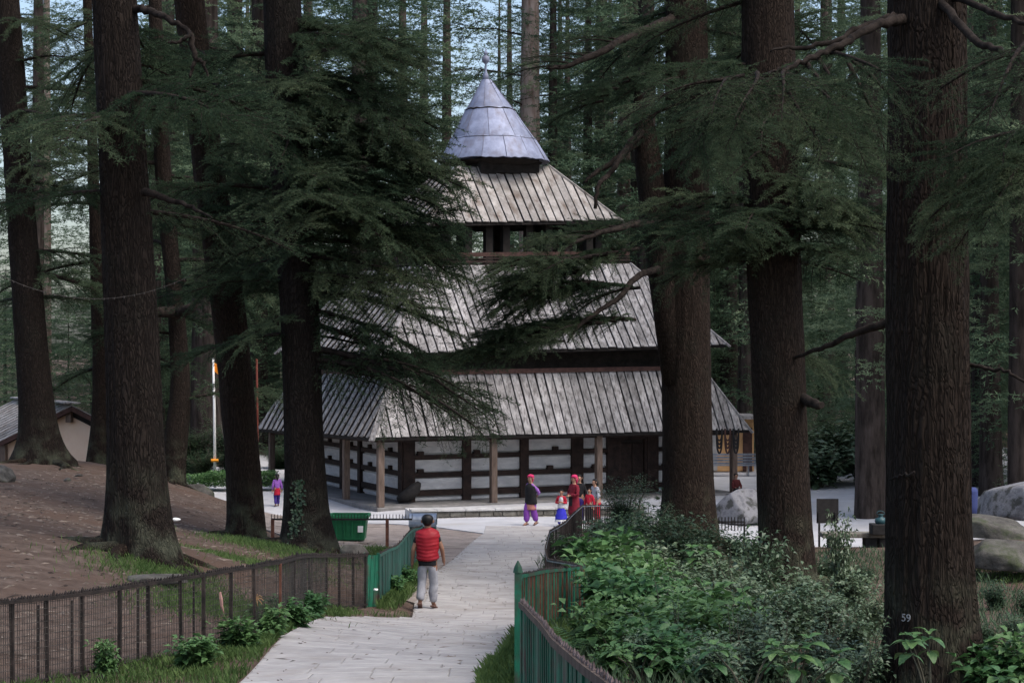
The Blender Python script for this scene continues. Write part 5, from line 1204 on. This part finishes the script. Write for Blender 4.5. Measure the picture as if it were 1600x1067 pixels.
# fallen twigs, needles and chips on the bare earth
rl_ = np.random.default_rng(12); n = 5200
x = rl_.uniform(-14, -2.6, n); y = rl_.uniform(19, 56, n); k = x < np.interp(y, [19, 30, 45, 56], [-4.4, -3.2, -3.0, -6.5]); x, y = x[k], y[k]; n = len(x)
z = gz_arr(x, y)+nz2(x, y, 3, 1.3)*.035+nz2(x, y, 4, 5)*.012; a = rl_.uniform(0, 6.28, n); ln = rl_.uniform(.02, .11, n)*rl_.choice([1, 1, 2.2], n); wd = rl_.uniform(.006, .03, n); h = rl_.uniform(.008, .03, n)
ux, uy = np.cos(a)*ln, np.sin(a)*ln; vx, vy = -np.sin(a)*wd, np.cos(a)*wd
V = np.stack([np.c_[x+ux, y+uy, z], np.c_[x+vx, y+vy, z], np.c_[x-ux, y-uy, z], np.c_[x-vx, y-vy, z], np.c_[x, y, z+h]], 1).reshape(-1, 3); i = np.arange(n)*5
tri = np.concatenate([np.c_[i+q, i+(q+1) % 4, i+4] for q in range(4)])
M['chips'] = mat('chips', (.03, .02, .015), (.2, .16, .13), scale=3, ramp=(.4, .6))
tag(obj('forest_litter', np_mesh('forest_litter', V, tri, [M['chips']])), 'fallen twigs and bark chips on the earth mound', 'litter', kind='stuff')

rl_ = np.random.default_rng(15); n = 600
y = 13+rl_.random(n)**.8*32; t_ = rl_.random(n); t_ = np.where(rl_.random(n) < .5, t_, np.where(t_ < .5, t_**2*.5, 1-(1-t_)**2*.5)); xl = np.interp(y, PL[:, 1], PL[:, 0]); xr = np.interp(y, PR[:, 1], PR[:, 0]); x = xl+(xr-xl)*t_
z = gz_arr(x, y)+.028; a = rl_.uniform(0, 6.28, n); ln = rl_.uniform(.012, .05, n)*rl_.choice([1, 1, 1, 2.5], n); wd = rl_.uniform(.004, .014, n)
ux, uy = np.cos(a)*ln, np.sin(a)*ln; vx, vy = -np.sin(a)*wd, np.cos(a)*wd
V = np.stack([np.c_[x+ux, y+uy, z], np.c_[x+vx, y+vy, z], np.c_[x-ux, y-uy, z], np.c_[x-vx, y-vy, z], np.c_[x, y, z+.008]], 1).reshape(-1, 3); i = np.arange(n)*5
tri = np.concatenate([np.c_[i+q, i+(q+1) % 4, i+4] for q in range(4)])
tag(obj('fallen_needles', np_mesh('fallen_needles', V, tri, [M['chips']])), 'fallen needles and leaf scraps scattered on the path', 'litter', kind='stuff')
# ------------------------------------------------------------------ people
SK = mat('skin', (.36, .2, .135), rough=.6); SKD = mat('skin_brown', (.24, .125, .08), rough=.6); HAIR = mat('hair', (.008, .007, .007), rough=.5)
def fab(n, c, **k): return mat(n, tuple(x*.8 for x in c), c, scale=9, rough=.9, bump=.7, bscale=9, **k)
FT_ = bpy.data.textures.new('folds', 'CLOUDS'); FT_.noise_scale = .055; FT_.noise_depth = 2
def folds(o, k=.03):
    m_ = o.modifiers.new('folds', 'DISPLACE'); m_.texture = FT_; m_.strength = k; m_.mid_level = .5; m_.texture_coords = 'LOCAL'
def skin(name, J, E, m, parent, root=0, sub=2):
    me = bpy.data.meshes.new(name); keys = list(J); me.from_pydata([J[k][0] for k in keys], [(keys.index(a), keys.index(b)) for a, b in E], [])
    me.materials.append(m); o = obj(name, me, parent)
    md = o.modifiers.new('skin', 'SKIN'); md.use_smooth_shade = True
    if not me.skin_vertices:
        import bmesh; bm = bmesh.new(); bm.from_mesh(me); bm.verts.layers.skin.verify(); bm.to_mesh(me); bm.free()
    for i, k in enumerate(keys):
        r = J[k][1]; me.skin_vertices[0].data[i].radius = (r, r); me.skin_vertices[0].data[i].use_root = (i == root)
    s = o.modifiers.new('sub', 'SUBSURF'); s.levels = sub; s.render_levels = sub
    if name not in ('body',): folds(o, .02 if name in ('trousers', 'leggings') else .028)
    return o
def ell(c, rx, ry, n=20, chev=0, a0=0):
    return [Vector((c[0]+rx*math.cos(a+a0), c[1]+ry*math.sin(a+a0), c[2]+chev*abs(math.cos(a+a0)))) for a in [2*math.pi*k/n for k in range(n)]]
def person(px, py, d, H, yaw, label, P, ground_z=None):
    """P: leg/arm targets in units of height; x right, y forward"""
    w = W(px, py, d); z = ground_z if ground_z is not None else gz(w.x, w.y)+.03
    t = empty('person', (w.x, w.y, z), label, 'person'); t.rotation_euler = (0, 0, R(yaw)); t.scale = (H,)*3
    hip = P.get('hip', .5); sk = P.get('skin', SK); lean = P.get('lean', 0)
    ch = hip+.32; hy = lean; head = P.get('head', 0); sx = P.get('stout', 1)
    J = {'pelvis': ((0, 0, hip+.02), .075*sx), 'waist': ((0, hy*.4, hip+.13), .07*sx), 'chest': ((0, hy*.8, hip+.25), .082*sx), 'neck0': ((0, hy, hip+.325), .042), 'neck': ((0, hy*1.1, hip+.36), .034),
         'jaw': ((0, hy*1.15+.014, hip+.392), .044), 'skull': ((0, hy*1.15, hip+.437), .058), 'top': ((0, hy*1.15-.004, hip+.475), .043),
         'nose0': ((head*.03, hy*1.15+.05, hip+.425), .014), 'nose': ((head*.03, hy*1.15+.068, hip+.418), .008)}
    E = [('pelvis', 'waist'), ('waist', 'chest'), ('chest', 'neck0'), ('neck0', 'neck'), ('neck', 'jaw'), ('jaw', 'skull'), ('skull', 'top'), ('skull', 'nose0'), ('nose0', 'nose')]
    for s, n in ((-1, 'l'), (1, 'r')):
        kn = P.get('knee_'+n, (s*.055, .01, .27)); an = P.get('ank_'+n, (s*.055, 0, .045)); to = P.get('toe_'+n, (an[0]+s*.01, an[1]+.085, an[2]-.03))
        el = P.get('elb_'+n, (s*.135, -.01+hy, hip+.13)); wr = P.get('wri_'+n, (s*.145, .02+hy, hip-.015))
        J.update({'hip'+n: ((s*.055, 0, hip-.01), .062*sx), 'knee'+n: (kn, .042), 'calf'+n: (tuple((kn[i]*.6+an[i]*.4)-(0 if i != 1 else .008) for i in range(3)), .037), 'ank'+n: (an, .022), 'toe'+n: (to, .02),
                  'sh'+n: ((s*.09*sx, hy*.95, hip+.292), .036), 'elb'+n: (el, .026), 'wri'+n: (wr, .018)})
        dv = Vector(wr)-Vector(el); dv.normalize(); pv = Vector((0, 1, 0))
        hd = Vector(wr)+dv*.035; J['palm'+n] = (tuple(hd), .02)
        E += [('pelvis', 'hip'+n), ('hip'+n, 'knee'+n), ('knee'+n, 'calf'+n), ('calf'+n, 'ank'+n), ('ank'+n, 'toe'+n), ('chest', 'sh'+n), ('sh'+n, 'elb'+n), ('elb'+n, 'wri'+n), ('wri'+n, 'palm'+n)]
        for k in range(4):
            lf_ = (.03, .036, .034, .027)[k]; side = Vector((0, 1, 0)) if abs(dv.y) < .7 else Vector((0, 0, 1))
            b0 = hd+side*(k-1.5)*.011+dv*.012; b1 = b0+dv*lf_*.6; b2 = b1+dv*lf_*.5+Vector((-s*.008, .004, 0))
            J[f'f{k}a{n}'] = (tuple(b0), .0068); J[f'f{k}b{n}'] = (tuple(b1), .006); J[f'f{k}c{n}'] = (tuple(b2), .0045)
            E += [('palm'+n, f'f{k}a{n}'), (f'f{k}a{n}', f'f{k}b{n}'), (f'f{k}b{n}', f'f{k}c{n}')]
        b0 = Vector(wr)+dv*.018+Vector((0, .018, 0)); b1 = b0+dv*.02+Vector((0, .012, 0)); J['tha'+n] = (tuple(b0), .007); J['thb'+n] = (tuple(b1), .0055); E += [('wri'+n, 'tha'+n), ('tha'+n, 'thb'+n)]
    if P.get('half'):
        pass
    skin('body', J, E, sk, t)
    hc = Vector((0, hy*1.15, hip+.435))
    for s in (-1, 1):
        MB().lathe([(.001, -.007), (.006, -.004), (.0075, 0), (.006, .004), (.001, .007)], hc+Vector((s*.021, .052, .0)), 8).build('eye', M['dark'], t, local=True)
        MB().lathe([(.002, -.018), (.011, -.01), (.013, .004), (.009, .016), (.002, .02)], hc+Vector((s*.06, -.003, -.008)), 8).build('ear', sk, t, local=True)
    MB().beam(hc+Vector((-.016, .056, -.038)), hc+Vector((.016, .056, -.038)), .008, .007).build('mouth', P.get('lip', mat('lip', (.25, .09, .07))), t, local=True)
    Jc = {k: v for k, v in J.items()}
    def leg_cloth(name, m, grow, to='ank', taper=1):
        JJ = {'pelvis': (J['pelvis'][0], J['pelvis'][1]+grow), 'w': ((0, hy*.3, hip+.07), .072*sx+grow*.6)}; EE = [('pelvis', 'w')]
        for n in 'lr':
            k, a = Vector(J['knee'+n][0]), Vector(J['ank'+n][0]); JJ['hip'+n] = (J['hip'+n][0], .064*sx+grow); JJ['knee'+n] = (tuple(k), .045+grow); JJ['mid'+n] = (tuple(k.lerp(a, .5)), (.045+grow)*taper)
            EE += [('pelvis', 'hip'+n), ('hip'+n, 'knee'+n), ('knee'+n, 'mid'+n)]
            if to == 'ank': JJ['ank'+n] = (tuple(k.lerp(a, .95)), (.037+grow)*taper); EE.append(('mid'+n, 'ank'+n))
        return skin(name, JJ, EE, m, t)
    def top_cloth(name, m, grow, sleeve=1.0):
        JJ = {'p': ((0, 0, hip+.02), .075*sx+grow), 'waist': ((0, hy*.4, hip+.12), .074*sx+grow), 'chest': ((0, hy*.8, hip+.235), .08*sx+grow), 'n': ((0, hy, hip+.322), .042)}; EE = [('p', 'waist'), ('waist', 'chest'), ('chest', 'n')]
        for n in 'lr':
            s0, e0, w0 = (Vector(J[q+n][0]) for q in ('sh', 'elb', 'wri')); JJ['sh'+n] = (tuple(s0), .038+grow*.4); EE.append(('chest', 'sh'+n))
            if sleeve <= 1: JJ['e'+n] = (tuple(s0.lerp(e0, sleeve)), .034+grow*.5); EE.append(('sh'+n, 'e'+n))
            else: JJ['e'+n] = (tuple(e0), .032+grow*.5); JJ['w'+n] = (tuple(e0.lerp(w0, sleeve-1)), .026+grow*.4); EE += [('sh'+n, 'e'+n), ('e'+n, 'w'+n)]
        return skin(name, JJ, EE, m, t)
    def loft_cloth(name, m, rings, ripple=0, nr=1, chev=0):
        """rings: (z rel hip, rx, ry, y)"""
        zs = [r[0] for r in rings]; out = []
        N = 40 if ripple else 14
        for k in range(N):
            z = zs[0]+(zs[-1]-zs[0])*k/(N-1); f = lambda i: float(np.interp(z, zs, [r[i] for r in rings]) if zs[0] < zs[-1] else np.interp(-z, [-q for q in zs], [r[i] for r in rings]))
            rip = ripple*abs(math.sin(math.pi*nr*k/(N-1))) if ripple else 0
            out.append(ell((0, f(3), hip+z), f(1)+rip, f(2)+rip, 24, chev))
        o_ = MB().loft(out).build(name, m, t, smooth=True, local=True); folds(o_, .022); return o_
    def hair(m, long=0, name='hair'):
        b = MB(); b.loft([ell(hc+Vector((0, -.006, z)), rx, ry, 16) for z, rx, ry in ((-.05, .03, .035), (-.03, .05, .055), (0, .062, .062), (.03, .0645, .066), (.052, .052, .054), (.066, .03, .032), (.07, .006, .006))])
        for v in range(len(b.v)):
            x, y, zz = b.v[v]
            if y > hc.y+.02 and zz < hc.z+.035: b.v[v] = (x*.9, hc.y+.01, zz)
        if long: b.tube([hc+Vector((0, -.055, .0)), hc+Vector((0, -.07, -.07)), hc+Vector((0, -.06, -.07-long))], [.045, .035, .012], 10)
        return b.build(name, m, t, smooth=True, local=True)
    def scarf(m, tail=True):
        b = MB(); b.loft([ell(hc+Vector((0, -.008, z)), rx, ry, 18) for z, rx, ry in ((-.035, .045, .05), (0, .064, .062), (.032, .069, .069), (.058, .058, .059), (.074, .034, .036), (.08, .006, .006))])
        for v in range(len(b.v)):
            x, y, zz = b.v[v]
            if y > hc.y+.02 and zz < hc.z+.02: b.v[v] = (x*.9, hc.y+.005, zz)
        if tail: b.tube([hc+Vector((.0, -.06, 0)), hc+Vector((.02, -.075, -.06)), hc+Vector((.05, -.05, -.16))], [.035, .028, .014], 8)
        return b.build('headscarf', m, t, smooth=True, local=True)
    def shoes(m, thick=.018):
        for n in 'lr':
            a, to = Vector(J['ank'+n][0]), Vector(J['toe'+n][0]); b = MB(); f = (to-a); f.normalize(); dn = Vector((0, 0, -1))-f*(-f.z); dn.normalize()
            b.beam(a-f*.035+dn*.03, to+f*.035+dn*.012, .05, thick, up=(0, 0, 1)); b.build('shoe', m, t, local=True, bevel=.006)
    P['dress'](leg_cloth, top_cloth, loft_cloth, hair, scarf, shoes, t)
    return t
RED = mat('vest_red', (.24, .006, .014), (.3, .01, .018), scale=8, rough=.55); BLK = fab('black_cloth', (.012, .012, .014)); GREY = mat('grey_cotton', (.27, .27, .29), (.36, .36, .38), scale=11, rough=.9, bump=.3, bscale=14)
PUR = fab('lilac', (.3, .13, .46)); PURD = fab('purple', (.22, .06, .36)); SAL = fab('salmon', (.46, .19, .16)); PINK = fab('pink', (.62, .04, .14)); MAR = fab('maroon', (.2, .015, .03)); BLUE = fab('royal_blue', (.04, .04, .5)); WH = fab('white_cotton', (.6, .6, .62)); CRI = fab('crimson', (.45, .015, .04)); GRY2 = fab('pale_grey', (.4, .41, .46)); NAVY = fab('navy', (.05, .03, .2)); SHOE = fab('brown_sandal', (.16, .09, .07))
def boy(leg, top, loft, hair, scarf, shoes, t):
    leg('trousers', GREY, .006); top('shirt', BLK, .004, .62)
    loft('shirt_hem', BLK, [(-.035, .098, .085, 0), (.06, .102, .09, 0)])
    loft('vest', RED, [(.01, .11, .098, 0), (.03, .12, .106, 0), (.1, .116, .102, 0), (.2, .128, .106, 0), (.27, .13, .1, 0), (.31, .118, .085, 0), (.335, .055, .055, .0), (.35, .045, .045, 0)], .004, 9, .016)
    hair(HAIR); shoes(SHOE)
person(668, 957, 30.5, 1.6, -4, 'boy in a red quilted vest and grey trousers walking away down the path', {'dress': boy, 'skin': SKD, 'ank_l': (-.075, -.05, .075), 'knee_l': (-.06, .025, .285), 'toe_l': (-.08, .02, .02), 'ank_r': (.055, .05, .045), 'knee_r': (.06, .04, .275), 'elb_l': (-.15, -.03, .63), 'wri_l': (-.165, .02, .5), 'elb_r': (.155, .0, .64), 'wri_r': (.165, .06, .52)})
def w1(leg, top, loft, hair, scarf, shoes, t):
    leg('trousers', PURD, .022); top('blouse', PUR, .006, 1.5)
    loft('tunic', SAL, [(-.19, .125, .095, 0), (.0, .1, .085, 0), (.15, .08, .075, 0)])
    loft('waistcoat', BLK, [(-.08, .135, .108, -.012), (.05, .118, .1, -.008), (.2, .125, .102, 0), (.27, .118, .09, 0), (.315, .075, .06, 0), (.335, .045, .045, 0)])
    scarf(PINK); shoes(SHOE)
person(829, 822, 55.7, 1.56, 140, 'woman in pink headscarf, black waistcoat and purple trousers walking on the court', {'dress': w1, 'stout': .86, 'ank_l': (-.06, -.12, .06), 'knee_l': (-.055, -.02, .27), 'ank_r': (.05, .06, .045), 'knee_r': (.05, .06, .275), 'elb_l': (-.15, -.09, .64), 'wri_l': (-.06, -.12, .57), 'elb_r': (.15, -.09, .64), 'wri_r': (.06, -.12, .57)})
def girl(leg, top, loft, hair, scarf, shoes, t):
    leg('leggings', BLUE, .003); top('jumper', CRI, .006, 1.9)
    loft('bib', WH, [(.0, .1, .09, .004), (.14, .09, .086, .004), (.24, .07, .09, .01), (.3, .045, .075, .015)])
    loft('skirt', BLUE, [(-.3, .175, .165, 0), (-.15, .14, .13, 0), (.05, .085, .08, 0)]); loft('petticoat', WH, [(-.36, .19, .18, 0), (-.29, .165, .155, 0)])
    hair(HAIR); shoes(WH)
person(877, 822, 55.5, 1.14, 170, 'small girl in white bib, red sleeves and blue skirt', {'dress': girl, 'wri_l': (-.05, .11, .66), 'wri_r': (.05, .11, .66), 'elb_l': (-.14, .0, .63), 'elb_r': (.14, .0, .63), 'stout': 1.05})
def w2(leg, top, loft, hair, scarf, shoes, t):
    leg('trousers', MAR, .02); top('coat', MAR, .012, 1.8); loft('coat_skirt', MAR, [(-.25, .14, .11, 0), (0, .115, .095, 0), (.15, .1, .09, 0)]); loft('apron', BLK, [(-.1, .075, .1, .02), (.08, .07, .1, .02)]); scarf(PINK); shoes(SHOE)
person(897, 824, 56, 1.58, 125, 'woman in pink headscarf and long maroon coat with folded hands', {'dress': w2, 'wri_l': (-.01, .13, .6), 'wri_r': (.01, .13, .6), 'elb_l': (-.15, .02, .62), 'elb_r': (.15, .02, .62), 'stout': 1.08})
def w3(leg, top, loft, hair, scarf, shoes, t):
    leg('trousers', NAVY, .012); top('jacket', BLK, .012, 1.8); hair(HAIR, .05); shoes(BLK)
person(905, 820, 57.4, 1.56, 190, 'dark clothed person standing just behind the woman in maroon', {'dress': w3})
def ch(leg, top, loft, hair, scarf, shoes, t):
    leg('trousers', BLK, .01); top('jumper', CRI, .01, 1.8); hair(HAIR, .12); shoes(BLK)
person(921, 818, 57.2, 1.15, 150, 'child with long black hair and red jumper beside the fence end', {'dress': ch})
def gp(leg, top, loft, hair, scarf, shoes, t):
    leg('trousers', CRI, .012); top('sweater', GRY2, .014, 1.7); hair(HAIR, .04); shoes(BLK)
person(933, 815, 58.2, 1.42, 120, 'bent person in a pale grey sweater behind the bushes', {'dress': gp, 'lean': .06, 'stout': 1.15})
def far(leg, top, loft, hair, scarf, shoes, t):
    leg('leggings', NAVY, .004); top('jacket', fab('violet', (.26, .1, .42)), .016, 1.8); loft('skirt', CRI, [(-.15, .105, .095, 0), (0, .1, .09, 0), (.08, .085, .08, 0)]); hair(HAIR, .06); shoes(SHOE)
person(433, 785, 67.2, 1.22, 20, 'far child in violet jacket, red skirt and blue leggings at the left court', {'dress': far, 'ank_l': (-.06, -.08, .06), 'ank_r': (.05, .07, .045), 'knee_r': (.05, .05, .27), 'stout': 1.1})
def sit(leg, top, loft, hair, scarf, shoes, t):
    leg('trousers', BLK, .01); top('jacket', fab('dull_red', (.1, .02, .02)), .02, 1.7); hair(HAIR)
person(1150, 778, 70.3, 1.35, 200, 'person in dark red sitting on the plinth beside the right veranda post', {'dress': sit, 'hip': .09, 'knee_l': (-.06, .22, .16), 'knee_r': (.06, .22, .16), 'ank_l': (-.05, .3, -.08), 'ank_r': (.05, .3, -.08), 'elb_l': (-.14, .05, .2), 'elb_r': (.14, .05, .2), 'wri_l': (-.05, .18, .17), 'wri_r': (.05, .18, .17)}, ground_z=FLOOR)
